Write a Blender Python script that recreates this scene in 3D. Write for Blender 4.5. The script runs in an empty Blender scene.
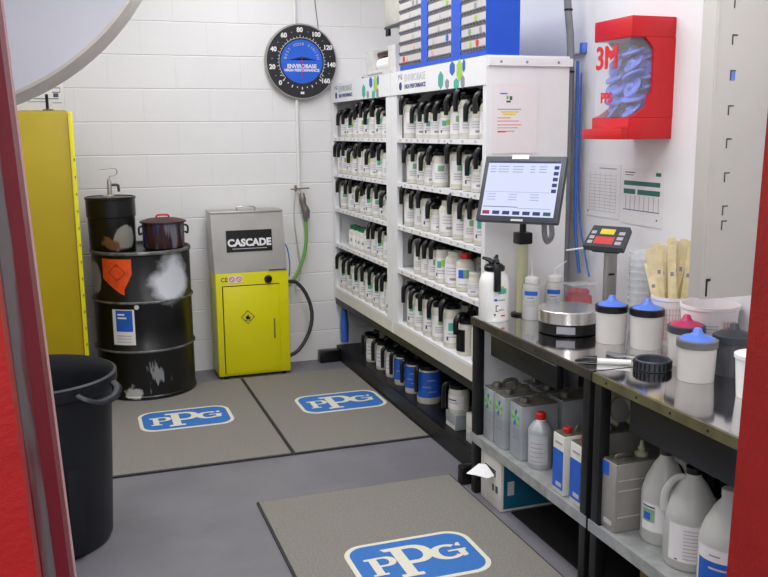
import bpy, bmesh, math, random
from mathutils import Matrix, Vector
random.seed(4)
PI = math.pi
R = math.radians
col = bpy.context.scene.collection
sc = bpy.context.scene

# ------------------------------------------------------------------ materials
def lin(c):
    return tuple(((x/255)/12.92 if x/255 <= .04045 else ((x/255+.055)/1.055)**2.4) for x in c)

def mat(name, rgb, rough=.5, metal=0., vary=.06, scale=18., bump=0., bscale=60., emit=None, estr=0.,
        trans=0., alpha=1., coat=0., ior=1.45):
    m = bpy.data.materials.new(name); m.use_nodes = True
    nt = m.node_tree; n = nt.nodes; l = nt.links
    b = n['Principled BSDF']; c = lin(rgb)
    tc = n.new('ShaderNodeTexCoord')
    if vary > 0:
        nz = n.new('ShaderNodeTexNoise'); nz.inputs['Scale'].default_value = scale; nz.inputs['Detail'].default_value = 4
        l.new(tc.outputs['Object'], nz.inputs['Vector'])
        rp = n.new('ShaderNodeValToRGB')
        lo = [max(0, x*(1-2*vary)) for x in c]; hi = [min(1, x*(1+vary)) for x in c]
        rp.color_ramp.elements[0].color = (*lo, 1); rp.color_ramp.elements[0].position = .3
        rp.color_ramp.elements[1].color = (*hi, 1); rp.color_ramp.elements[1].position = .7
        l.new(nz.outputs['Fac'], rp.inputs['Fac']); l.new(rp.outputs['Color'], b.inputs['Base Color'])
    else:
        b.inputs['Base Color'].default_value = (*c, 1)
    b.inputs['Roughness'].default_value = rough; b.inputs['Metallic'].default_value = metal
    b.inputs['IOR'].default_value = ior
    if trans: b.inputs['Transmission Weight'].default_value = trans
    if alpha < 1: b.inputs['Alpha'].default_value = alpha
    if coat: b.inputs['Coat Weight'].default_value = coat
    if emit:
        b.inputs['Emission Color'].default_value = (*lin(emit), 1); b.inputs['Emission Strength'].default_value = estr
    if bump:
        nb = n.new('ShaderNodeTexNoise'); nb.inputs['Scale'].default_value = bscale; nb.inputs['Detail'].default_value = 5
        l.new(tc.outputs['Object'], nb.inputs['Vector'])
        bp = n.new('ShaderNodeBump'); bp.inputs['Strength'].default_value = bump; bp.inputs['Distance'].default_value = .01
        l.new(nb.outputs['Fac'], bp.inputs['Height']); l.new(bp.outputs['Normal'], b.inputs['Normal'])
    return m

def patched(name, base, marks, rough=.4, metal=0.):
    """base colour with noise-shaped patches; marks = [(rgb, noise scale, threshold, centre or None, radius)]"""
    m = bpy.data.materials.new(name); m.use_nodes = True
    nt = m.node_tree; n = nt.nodes; l = nt.links; b = n['Principled BSDF']
    b.inputs['Roughness'].default_value = rough; b.inputs['Metallic'].default_value = metal
    tc = n.new('ShaderNodeTexCoord')
    cur = None; curc = (*lin(base), 1)
    for i, (rgb, ns, th, cen, rad, stretch) in enumerate(marks):
        mp = n.new('ShaderNodeMapping'); mp.inputs['Scale'].default_value = stretch; mp.inputs['Location'].default_value = (i*3.1, 1.7*i, 0)
        l.new(tc.outputs['Object'], mp.inputs['Vector'])
        nz = n.new('ShaderNodeTexNoise'); nz.inputs['Scale'].default_value = ns; nz.inputs['Detail'].default_value = 6
        l.new(mp.outputs['Vector'], nz.inputs['Vector'])
        src = nz.outputs['Fac']
        if cen is not None:
            vm = n.new('ShaderNodeVectorMath'); vm.operation = 'DISTANCE'; vm.inputs[1].default_value = cen
            l.new(tc.outputs['Object'], vm.inputs[0])
            mr = n.new('ShaderNodeMapRange'); mr.inputs['From Min'].default_value = 0; mr.inputs['From Max'].default_value = rad
            mr.inputs['To Min'].default_value = .45; mr.inputs['To Max'].default_value = -.35
            l.new(vm.outputs['Value'], mr.inputs['Value'])
            ad = n.new('ShaderNodeMath'); ad.operation = 'ADD'
            l.new(nz.outputs['Fac'], ad.inputs[0]); l.new(mr.outputs['Result'], ad.inputs[1]); src = ad.outputs[0]
        rp = n.new('ShaderNodeValToRGB')
        w_ = .12 if (cen is not None and rad > .25) else .03
        rp.color_ramp.elements[0].position = max(0, th-w_); rp.color_ramp.elements[1].position = min(1, th+w_)
        rp.color_ramp.elements[0].color = (0, 0, 0, 1); rp.color_ramp.elements[1].color = (1, 1, 1, 1)
        l.new(src, rp.inputs['Fac'])
        mx = n.new('ShaderNodeMix'); mx.data_type = 'RGBA'
        l.new(rp.outputs['Color'], mx.inputs['Factor'])
        if cur is None: mx.inputs['A'].default_value = curc
        else: l.new(cur, mx.inputs['A'])
        mx.inputs['B'].default_value = (*lin(rgb), 1); cur = mx.outputs['Result']
    l.new(cur, b.inputs['Base Color'])
    return m

WALL = mat('painted block', (233, 231, 231), .55, vary=.012, scale=3, bump=.12, bscale=90)
PLAST = mat('painted plaster', (240, 239, 241), .6, vary=.01, scale=2)
CEIL = mat('ceiling white', (225, 225, 222), .8)
WHT = mat('white powder coat', (236, 236, 238), .4, vary=.01)
OFFW = mat('warm white paint', (222, 218, 208), .45, vary=.02)
JUG = mat('white jug plastic', (212, 209, 196), .38, vary=.02)
JUG2 = mat('bright white jug plastic', (238, 238, 236), .32, vary=.01)
BLK = mat('black plastic', (17, 17, 19), .28, vary=.1)
BLKM = mat('black painted steel', (22, 23, 26), .42, vary=.15, scale=8)
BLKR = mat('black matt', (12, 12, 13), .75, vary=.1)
GREEN = mat('green ink', (135, 175, 140), .5, vary=.05)
DGREEN = mat('green cap', (20, 110, 70), .4)
TEALI = mat('teal ink', (80, 175, 158), .5, vary=.05)
LIME = mat('lime ink', (170, 205, 90), .5, vary=.05)
BLUEI = mat('blue ink', (36, 98, 202), .45, vary=.05)
NAVY = mat('dark blue ink', (40, 60, 120), .5)
GREYI = mat('grey ink', (150, 150, 160), .5)
LGREY = mat('pale ink', (192, 192, 196), .6)
DGREYI = mat('dark grey ink', (70, 72, 78), .5)
RED = mat('red plastic', (205, 28, 36), .4, vary=.03)
REDC = mat('red cap plastic', (200, 30, 30), .35)
REDI = mat('red ink', (222, 50, 50), .5)
REDP = mat('red frame paint', (160, 16, 15), .42, vary=.07, scale=14, bump=.15, bscale=120)
BLUER = mat('blue rack paint', (30, 84, 205), .4, vary=.03)
YEL = mat('yellow cabinet paint', (170, 148, 0), .4, vary=.03, scale=4)
YEL2 = mat('yellow machine paint', (222, 214, 10), .32, vary=.02, scale=4)
YELI = mat('yellow ink', (240, 215, 60), .5)
ORNG = mat('orange label', (240, 88, 40), .45, vary=.08, scale=25)
STEEL = mat('brushed stainless', (178, 180, 182), .3, 1., vary=.06, scale=9)
STEELM = mat('satin steel sheet', (186, 184, 180), .38, .75, vary=.06, scale=6)
GALV = mat('galvanised steel', (178, 180, 180), .42, .45, vary=.12, scale=22)
TOPM = mat('polished bench steel', (214, 212, 212), .09, 1., vary=.05, scale=5, bump=.015, bscale=7)
EDGE = mat('olive bench edge', (140, 136, 100), .35, .7, vary=.14, scale=14)
TINM = mat('tin can metal', (172, 177, 182), .36, .25, vary=.08, scale=12)
TIND = mat('worn tin can top', (128, 126, 116), .42, .5, vary=.2, scale=30)
TING = mat('grey solvent can', (158, 155, 150), .45, .1, vary=.08, scale=10)
GREYP = mat('grey cabinet paint', (194, 190, 185), .5, vary=.02, scale=3)
RUBBER = mat('black bin plastic', (20, 23, 30), .45, vary=.08, scale=6)
FLOORM = mat('grey vinyl floor', (118, 116, 122), .5, vary=.08, scale=3.2, bump=.08, bscale=25)
MATM = mat('grey rubber mat', (134, 130, 123), .85, vary=.14, scale=160, bump=.25, bscale=300)
MATB = mat('dark mat border', (50, 50, 52), .7)
LOGOB = mat('mat logo blue', (52, 112, 186), .7, vary=.05, scale=120)
LOGOW = mat('mat logo cream', (222, 218, 200), .75, vary=.04, scale=120)
PAPER = mat('paper', (236, 233, 234), .8, vary=.01)
PAPERP = mat('pinkish paper', (238, 231, 233), .8, vary=.01)
CUPM = mat('frosted cup plastic', (246, 243, 240), .25, vary=.01, trans=.4)
CLEAR = mat('clear plastic', (245, 247, 250), .15, vary=0, alpha=.34)
CLEARB = mat('clear window plastic', (235, 240, 250), .06, vary=0, alpha=.18)
BLUEL = mat('blue strainer plastic', (92, 130, 222), .3, vary=.04)
BLUEL2 = mat('pale blue lid plastic', (120, 135, 232), .3, vary=.08, scale=40)
PINK = mat('magenta strainer plastic', (190, 50, 100), .35)
DKCUP = mat('dark grey cup plastic', (78, 80, 86), .3)
JUGT = mat('translucent jug plastic', (228, 229, 225), .32, vary=.02, trans=.35)
WOOD = mat('pale stick wood', (240, 224, 178), .6, vary=.08, scale=30)
WOOD2 = mat('darker stick wood', (205, 178, 125), .6, vary=.08, scale=30)
CARD = mat('brown cardboard', (130, 104, 70), .8)
TEALB = mat('teal carton print', (20, 92, 118), .5, vary=.1, scale=8)
CARDW = mat('white carton', (214, 212, 205), .7, vary=.03)
TISS = mat('white tissue', (245, 245, 246), .9, vary=.01)
SCRN = mat('lit screen', (30, 32, 40), .3, vary=0, emit=(212, 218, 248), estr=1.)
SCRI = mat('screen dark ink', (20, 20, 30), .3, vary=0, emit=(70, 80, 150), estr=.5)
SCRL = mat('screen pale ink', (20, 20, 30), .3, vary=0, emit=(165, 178, 228), estr=.8)
SCRR = mat('screen red', (20, 20, 30), .3, vary=0, emit=(190, 60, 80), estr=.6)
SCRG = mat('screen green', (20, 20, 30), .3, vary=0, emit=(50, 120, 110), estr=.6)
DARKG = mat('charcoal plastic', (62, 66, 74), .4, vary=.05)
LEDR = mat('red display', (120, 30, 30), .3, vary=0, emit=(235, 90, 85), estr=.6)
HOSEG = mat('green hose', (120, 180, 90), .4)
HOSEB = mat('blue hose', (60, 105, 190), .4)
HOSEK = mat('dark hose', (60, 64, 66), .5)
CONDG = mat('grey conduit', (130, 132, 138), .5)
WPIPE = mat('white painted pipe', (236, 234, 234), .5)
DISHW = mat('white dish enamel', (226, 229, 240), .35, vary=.01)
DISHR = mat('grey beige dish rim', (232, 228, 220), .45, vary=.04)
BROWNL = mat('rust brown lid', (66, 34, 30), .5, vary=.2, scale=20)
THFACE = mat('thermometer black dial', (42, 43, 46), .25, vary=.03)
THBLUE = mat('thermometer blue dial', (40, 100, 215), .3, vary=.06, scale=8)
POLE = mat('pale green pole', (196, 196, 160), .35, vary=.04)
BEIGE = mat('beige fitting', (200, 198, 188), .5)
VALVE = mat('brass grey valve', (138, 130, 122), .4, .5)
CREAMN = mat('cream nozzle plastic', (175, 178, 150), .45)
FILML = mat('colour chip film', (205, 200, 198), .35, vary=.05, scale=40)
DRUMM = patched('black drum paint with worn patches and painted highlight', (18, 18, 19),
                [((200, 202, 208), 5., .60, (.17, -.23, .70), .27, (1, 1, 1)),  # worn white patch, softened to paint in a reflected highlight
                 ((150, 150, 150), 3.5, .72, (-.28, -.1, .72), .22, (1, 1, 1)),
                 ((150, 152, 152), 18., .80, (.03, -.29, .15), .24, (1.8, 1.8, .3)),
                 ((190, 188, 184), 9., .70, (-.12, -.27, .05), .14, (1, 1, 1))], .32)
BUCKM = patched('black bucket paint with bare patches', (20, 19, 19),
                [((150, 148, 140), 5., .68, (.06, -.13, .08), .17, (1.4, 1.4, .7)),
                 ((120, 84, 50), 11., .74, (-.02, -.13, .05), .14, (1, 1, .7))], .3)
POTM = patched('paint streaked pot', (60, 40, 42),
               [((120, 122, 132), 10., .56, None, 0, (2.4, 2.4, .25)), ((110, 30, 40), 9., .60, None, 0, (2.2, 2.2, .25)),
                ((50, 90, 170), 9., .62, None, 0, (2.0, 2.0, .2))], .25, .3)
WORNR = patched('worn dark red steel', (92, 18, 30), [((92, 82, 84), 7., .52, None, 0, (1.5, 1.5, .5))], .45)
FLM = FLOORM
PGRID = mat('pale red print', (222, 176, 168), .6)
EDGE1 = mat('dark brown grey edge', (92, 88, 80), .35, .6, vary=.14, scale=14)

# ------------------------------------------------------------------ mesh builder
class MB:
    def __init__(s): s.v = []; s.f = []; s.m = []; s.s = []; s.slots = []
    def add(s, vs, fs, m, smooth=False, M=None):
        if m not in s.slots: s.slots.append(m)
        k = s.slots.index(m); o = len(s.v)
        s.v += [tuple(M @ Vector(v)) if M else tuple(v) for v in vs]
        for f in fs: s.f.append(tuple(i+o for i in f)); s.m.append(k); s.s.append(smooth)
        return s
    def box(s, x0, x1, y0, y1, z0, z1, m, bev=0, M=None):
        vs = [(x, y, z) for x in (x0, x1) for y in (y0, y1) for z in (z0, z1)]
        fs = [(0, 1, 3, 2), (4, 6, 7, 5), (0, 4, 5, 1), (2, 3, 7, 6), (0, 2, 6, 4), (1, 5, 7, 3)]
        if bev:
            bm = bmesh.new()
            bv = [bm.verts.new(v) for v in vs]
            for f in fs: bm.faces.new([bv[i] for i in f])
            bmesh.ops.recalc_face_normals(bm, faces=bm.faces)
            bmesh.ops.bevel(bm, geom=bm.edges[:], offset=bev, segments=2, affect='EDGES', profile=.5)
            bm.verts.index_update()
            vs = [tuple(v.co) for v in bm.verts]; fs = [tuple(v.index for v in f.verts) for f in bm.faces]; bm.free()
        return s.add(vs, fs, m, False, M)
    def lathe(s, prof, m, M=None, seg=28, smooth=True, a0=0, a1=2*PI):
        full = abs(a1-a0-2*PI) < 1e-6
        n = seg if full else seg+1
        vs = []; fs = []
        for r, z in prof:
            for i in range(n):
                a = a0+(a1-a0)*i/seg; vs.append((r*math.cos(a), r*math.sin(a), z))
        for j in range(len(prof)-1):
            for i in range(seg):
                k = (i+1) % n
                fs.append((j*n+i, j*n+k, (j+1)*n+k, (j+1)*n+i))
        return s.add(vs, fs, m, smooth, M)
    def solid(s, prof, m, M=None, seg=28, smooth=True):
        """closed lathe: flat caps, sharp profile corners kept by duplicating rings"""
        p = []
        for i, q in enumerate(prof): p.append(q)
        s.lathe([(0.0001, p[0][1])]+[p[0]], m, M, seg, False)
        for a, b in zip(p[:-1], p[1:]): s.lathe([a, b], m, M, seg, smooth)
        s.lathe([p[-1], (0.0001, p[-1][1])], m, M, seg, False)
        return s
    def tube(s, pts, r, m, seg=10, M=None, flat=1., cap=True):
        P = [Vector(p) for p in pts]; vs = []; fs = []
        rs = r if isinstance(r, (list, tuple)) else [r]*len(P)
        if len(P) >= 4:
            Q = []; q = []
            for i in range(len(P)-1):
                a, b_, c, d = P[max(i-1, 0)], P[i], P[i+1], P[min(i+2, len(P)-1)]
                k = 3
                for j in range(k):
                    t = j/k
                    Q.append(.5*((2*b_)+(c-a)*t+(2*a-5*b_+4*c-d)*t*t+(3*b_-a-3*c+d)*t**3)); q.append(rs[i]*(1-t)+rs[i+1]*t)
            Q.append(P[-1]); q.append(rs[-1]); P = Q; rs = q
        n = len(P)
        t0 = (P[1]-P[0]).normalized()
        up = Vector((0, 0, 1)) if abs(t0.z) < .9 else Vector((0, 1, 0))
        u = (up - t0*up.dot(t0)).normalized()
        for i in range(n):
            t = (P[min(i+1, n-1)]-P[max(i-1, 0)]).normalized()
            u = (u - t*u.dot(t)).normalized(); w = t.cross(u)
            for k in range(seg):
                a = 2*PI*k/seg
                vs.append(P[i]+u*math.cos(a)*rs[i]+w*math.sin(a)*rs[i]*flat)
        for i in range(n-1):
            for k in range(seg):
                q = (k+1) % seg
                fs.append((i*seg+k, i*seg+q, (i+1)*seg+q, (i+1)*seg+k))
        if cap: fs.append(tuple(range(seg))[::-1]); fs.append(tuple((n-1)*seg+k for k in range(seg)))
        return s.add(vs, fs, m, True, M)
    def prism(s, poly, z0, z1, m, M=None):
        n = len(poly)
        vs = [(x, y, z0) for x, y in poly]+[(x, y, z1) for x, y in poly]
        fs = [tuple(range(n))[::-1], tuple(range(n, 2*n))]+[(i, (i+1) % n, n+(i+1) % n, n+i) for i in range(n)]
        return s.add(vs, fs, m, False, M)
    def arcpatch(s, r, a0, a1, z0, z1, m, M=None, seg=10, r1=None):
        r1 = r if r1 is None else r1
        return s.lathe([(r, z0), (r1, z1)], m, M, seg, True, a0, a1)
    def text(s, txt, size, m, M=None, align='CENTER', ext=.0008, bold=0):
        cu = bpy.data.curves.new('t', 'FONT'); cu.body = txt; cu.size = size; cu.extrude = ext
        cu.align_x = align; cu.align_y = 'CENTER'; cu.resolution_u = 3; cu.offset = bold
        o = bpy.data.objects.new('t', cu); col.objects.link(o)
        dg = bpy.context.evaluated_depsgraph_get(); dg.update()
        me = bpy.data.meshes.new_from_object(o.evaluated_get(dg))
        s.add([tuple(v.co) for v in me.vertices], [tuple(p.vertices) for p in me.polygons], m, False, M)
        bpy.data.objects.remove(o); bpy.data.curves.remove(cu); bpy.data.meshes.remove(me)
        return s
    def build(s, name, parent=None, loc=None, label=None, cat=None, group=None, kind=None, recalc=True, rot=None):
        me = bpy.data.meshes.new(name); me.from_pydata(s.v, [], s.f)
        for m in s.slots: me.materials.append(m)
        me.polygons.foreach_set('material_index', s.m); me.polygons.foreach_set('use_smooth', s.s)
        me.update()
        if recalc:
            bm = bmesh.new(); bm.from_mesh(me); bmesh.ops.remove_doubles(bm, verts=bm.verts, dist=1e-6)
            bmesh.ops.recalc_face_normals(bm, faces=bm.faces); bm.to_mesh(me); bm.free()
        me.set_sharp_from_angle(angle=R(38))
        o = bpy.data.objects.new(name, me); col.objects.link(o)
        if parent: o.parent = parent
        if loc: o.location = loc
        if rot: o.rotation_euler = rot
        tag(o, label, cat, group, kind)
        return o

def tag(o, label=None, cat=None, group=None, kind=None):
    if label: o['label'] = label
    if cat: o['category'] = cat
    if group: o['group'] = group
    if kind: o['kind'] = kind
    return o

def thing(name, label, cat, loc=(0, 0, 0), rz=0, group=None):
    o = bpy.data.objects.new(name, None); col.objects.link(o); o.location = loc; o.rotation_euler = (0, 0, rz)
    o.empty_display_size = .05
    return tag(o, label, cat, group)

KIDS = {}
def copy_tree(o, parent=None):
    c = o.copy(); col.objects.link(c)
    if parent: c.parent = parent
    for ch in [x for x in bpy.data.objects if x.parent == o]: copy_tree(ch, c)
    return c

T = Matrix.Translation
def RX(a): return Matrix.Rotation(a, 4, 'X')
def RY(a): return Matrix.Rotation(a, 4, 'Y')
def RZ(a): return Matrix.Rotation(a, 4, 'Z')
FACE_NX = lambda x, y, z: T((x, y, z)) @ RZ(-PI/2) @ RX(PI/2)   # drawing plane whose normal points to -X, local x -> -Y
FACE_NY = lambda x, y, z: T((x, y, z)) @ RX(PI/2)                # drawing plane whose normal points to -Y, local x -> +X

WX = 2.14; BY = 5.756
# ------------------------------------------------------------------ setting
b = MB(); b.box(-2.2, 3.2, -2.5, BY+.2, -.12, 0, FLM); b.build('floor', kind='structure')
b = MB()                                   # faint seams in the floor sheet
b = MB(); b.box(-1.3, WX+.2, .98, BY+.2, 2.9, 3.0, CEIL); b.build('ceiling', kind='structure')
# back wall with real grooves between courses
def block_wall(name, length, height, M):
    b = MB(); H = .2032; g = .005; d = .004; k = 0
    prof = [(0, 0)]
    z = H
    while z < height:
        prof += [(0, z-g), (d, z-g*.3), (d, z+g*.3), (0, z+g)]; z += H
    prof.append((0, height))
    for (d0, z0), (d1, z1) in zip(prof[:-1], prof[1:]):
        b.add([(0, d0, z0), (length, d0, z0), (length, d1, z1), (0, d1, z1)], [(0, 1, 2, 3)], WALL, False, M)
    # vertical joints, shallow
    b.add([(0, .2, 0), (length, .2, 0), (length, .2, height), (0, .2, height)], [(0, 3, 2, 1)], WALL, False, M)
    b.add([(0, 0, 0), (0, .2, 0), (0, .2, height), (0, 0, height)], [(0, 1, 2, 3)], WALL, False, M)
    b.add([(length, 0, 0), (length, 0, height), (length, .2, height), (length, .2, 0)], [(0, 1, 2, 3)], WALL, False, M)
    return b
def wall_joints(b, length, height, M):
    H = .2032; k = 0; z = 0
    while z < height:
        x = .11+(.203 if k % 2 else 0)
        while x < length:
            b.box(x-.0015, x+.0015, -.0006, .001, z+.008, min(height, z+H-.008), WJ, 0, M); x += .4064
        z += H; k += 1
WJ = mat('painted block joint', (222, 220, 221), .6, vary=.01)
M = T((-1.3, BY, 0)); b = block_wall('w', 3.6, 2.9, M); wall_joints(b, 3.6, 2.9, M); b.build('wall_back', kind='structure', recalc=False)
b = MB(); b.box(WX, WX+.15, 1.1, BY, 0, 2.9, PLAST); b.build('wall_right', kind='structure')
b = MB(); b.box(-1.3, -1.15, 1.1, BY, 0, 2.9, PLAST); b.build('wall_left', kind='structure')
b = MB(); b.box(1.16, 3.2, .95, 1.1, 0, 2.9, PLAST); b.box(-2.2, -.22, .95, 1.1, 0, 2.9, PLAST)
b.box(-.22, 1.16, .95, 1.1, 2.2, 2.9, PLAST); b.build('wall_front', kind='structure')
# red door frame (two posts + head), stepped profile, slightly out of plumb
def lean(b, zref, k):
    b.v = [(x+k*(z-zref), y, z) for x, y, z in b.v]
    return b
df = MB()
df.prism([(-.22, .93), (-.058, .93), (-.058, .985), (-.22, .985)], 0, 2.2, REDP)
df.prism([(-.22, .985), (-.0565, .985), (-.0475, 1.02), (-.0475, 1.045), (-.22, 1.045)], 0, 2.2, WORNR)
df.prism([(-.22, 1.045), (-.0475, 1.045), (-.0335, 1.06), (-.031, 1.11), (-.22, 1.11)], 0, 2.2, mat('dark red steel', (112, 18, 34), .45))
df.prism([(-.22, 1.11), (-.0305, 1.11), (-.0285, 1.118), (-.22, 1.118)], 0, 2.2, mat('pale door edge', (190, 150, 150), .5))
lean(df, .95, -.045)
n0 = len(df.v)
df.prism([(1.002, .93), (1.16, .93), (1.16, 1.11), (1.002, 1.11)], 0, 2.2, REDP)
df.v = df.v[:n0]+[(x+.028*(z-1.1), y, z) for x, y, z in df.v[n0:]]
df.box(-.27, 1.2, .93, 1.11, 2.17, 2.25, REDP)
df.build('door_1', kind='structure')

# ------------------------------------------------------------------ PPG mark shapes
def rrect(w, h, r, seg=8):
    p = []
    for cx, cy, a in ((w/2-r, h/2-r, 0), (-w/2+r, h/2-r, 90), (-w/2+r, -h/2+r, 180), (w/2-r, -h/2+r, 270)):
        for i in range(seg+1):
            t = R(a+90*i/seg); p.append((cx+r*math.cos(t), cy+r*math.sin(t)))
    return p
def letter_p(b, x0, x1, y0, y1, m, M, z0, z1, st, bowl=.56, serif=.35, flick=0):
    za, zb, zc = z1, z1+.0002, z1+.0004
    h = y1-y0; w = x1-x0; sx = x0+w*.14
    b.prism([(sx, y0), (sx+st, y0), (sx+st, y1), (sx, y1)], z0, za, m, M)
    b.prism([(sx-w*.12, y0), (sx+st+w*.12, y0), (sx+st+w*.12, y0+h*.09), (sx-w*.12, y0+h*.09)], z0, zb, m, M)
    b.prism([(x0, y1-h*.10), (sx+st*.5, y1-h*.10), (sx+st*.5, y1), (x0-flick, y1)], z0, zb, m, M)
    bh = h*bowl; cy = y1-bh/2; ro = bh/2; cx = x1-ro*1.0; tk = st*.92
    n = 14
    xo = sx+st*.5
    outer = [(xo, y1)]+[(cx+ro*math.cos(R(90-180*i/n)), cy+ro*math.sin(R(90-180*i/n))) for i in range(n+1)]+[(xo, y1-bh)]
    ri = ro-bh*.17; kx = cx-.0
    inner = [(sx+st, cy-ri)]+[(min(kx, x1-tk-ri*.75)+ri*.75*math.cos(R(-90+180*i/n)), cy+ri*math.sin(R(-90+180*i/n))) for i in range(n+1)]+[(sx+st, cy+ri)]
    # ring as quads strips between outer and inner
    O = outer; I = inner[::-1]
    k = len(O)
    vs = [(x, y, zc) for x, y in O]+[(x, y, zc) for x, y in I]
    fs = [(i, i+1, k+i+1, k+i) for i in range(k-1)]
    b.add(vs, fs, m, False, M)
def letter_g(b, x0, x1, y0, y1, m, M, z1):
    cx = (x0+x1)/2; cy = (y0+y1)/2; rx = (x1-x0)/2; ry = (y1-y0)/2; n = 22
    vs = []; fs = []
    for i in range(n+1):
        a = R(50+268*i/n); e = .62-.14*abs(math.cos(a))
        vs += [(cx+rx*math.cos(a), cy+ry*math.sin(a), z1), (cx+rx*.03+rx*e*math.cos(a), cy+ry*.70*math.sin(a), z1)]
    fs = [(2*i, 2*i+1, 2*i+3, 2*i+2) for i in range(n)]
    b.add(vs, fs, m, False, M)
    def q(p):
        q.n += 1
        b.add([(x, y, z1+.0003+.0002*q.n) for x, y in p], [tuple(range(len(p)))], m, False, M)
    q.n = 0
    q([(cx+rx*.05, cy-ry*.05), (cx+rx*.05, cy+ry*.14), (x1+rx*.1, cy+ry*.14), (x1+rx*.1, cy-ry*.05)])
    q([(x1-rx*.42, cy+ry*.05), (x1-rx*.42, y0+ry*.35), (x1-rx*.30, y0+ry*.1), (x1-rx*.02, y0+ry*.2), (x1-rx*.02, cy+ry*.05)])
    q([(x1-rx*.36, cy+ry*.60), (x1-rx*.05, cy+ry*.48), (x1-rx*.02, cy+ry*1.0), (x1-rx*.2, cy+ry*.95)])
def ppg(b, M, w, blue, white, z=.0):
    h = w*.68
    b.prism(rrect(w, h, w*.17), z, z+.0016, white, M)
    b.prism(rrect(w*.925, h*.89, w*.14), z+.0016, z+.0022, blue, M)
    zt = z+.003
    letter_p(b, -w*.385, -w*.155, -h*.23, h*.15, white, M, z+.0022, zt, w*.06)
    letter_p(b, -w*.20, w*.145, -h*.35, h*.31, white, M, z+.0022, zt, w*.085, bowl=.62, flick=w*.02)
    letter_g(b, w*.11, w*.385, -h*.15, h*.19, white, M, zt)

def floor_mat(x0, x1, y0, y1, label, lx, ly):
    t = thing('floor_mat', label, 'mat', ((x0+x1)/2, (y0+y1)/2, 0), 0, 'grey rubber floor mats')
    cx, cy = (x0+x1)/2, (y0+y1)/2; w, h = (x1-x0)/2, (y1-y0)/2
    b = MB(); b.box(-w+.009, w-.009, -h+.009, h-.009, .001, .012, MATM); b.build('mat_surface', t)
    b = MB(); e = .009
    for a in ((-w, w, -h, -h+e), (-w, w, h-e, h), (-w, -w+e, -h+e, h-e), (w-e, w, -h+e, h-e)):
        b.box(*a, .001, .0085, MATB)
    b.build('mat_border', t, label='dark bevelled border of the mat')
    b = MB(); ppg(b, T((lx-cx, ly-cy, .012)), .50, LOGOB, LOGOW); b.build('logo', t, label='blue and cream oval logo on the mat', recalc=False)
floor_mat(.02, .9215, 4.015, 5.44, 'grey rubber mat with a blue logo in front of the black drum', .492, 4.745)
floor_mat(.925, 1.645, 4.015, 5.44, 'grey rubber mat with a blue logo in front of the yellow machine', 1.375, 4.735)
floor_mat(.64, 1.535, 2.08, 3.51, 'grey rubber mat with a blue logo beside the steel bench and tissue box', 1.095, 2.80)

# ------------------------------------------------------------------ bottle rack base (black)
t = thing('steel_rack_base', 'long low black steel rack carrying the two white bottle shelving units', 'rack', (1.85, 4.55, 0))
def loc(b, o):   # world coords -> object coords
    b.v = [(x-o[0], y-o[1], z-o[2]) for x, y, z in b.v]; return b
o = (1.85, 4.55, 0)
b = MB(); b.box(1.655, 2.05, 3.42, 5.735, .075, .098, BLKM); b.box(1.645, 1.66, 3.42, 5.735, .004, .098, BLKM); loc(b, o).build('deck', t)
b = MB(); b.box(1.645, 2.04, 3.40, 5.735, .392, .436, BLKM); loc(b, o).build('top_beam', t)
for y in (3.40, 5.70):
    b = MB(); b.box(2.0, 2.04, y, y+.035, .098, .392, BLKM); loc(b, o).build('post', t)
b = MB(); b.box(1.66, 1.69, 3.40, 3.43, .098, .392, BLKM); loc(b, o).build('post', t)
b = MB(); b.box(2.045, 2.055, 3.42, 5.735, .098, .392, BLKR); loc(b, o).build('dark_backing', t)  # black panel stands in for shade on the white wall behind
for y in (3.385, 5.64):
    b = MB(); b.box(1.50 if y > 4 else 1.538, 1.644, y, y+(.07 if y > 4 else .05), .0, .085, BLK, .008); loc(b, o).build('foot', t)

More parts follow.
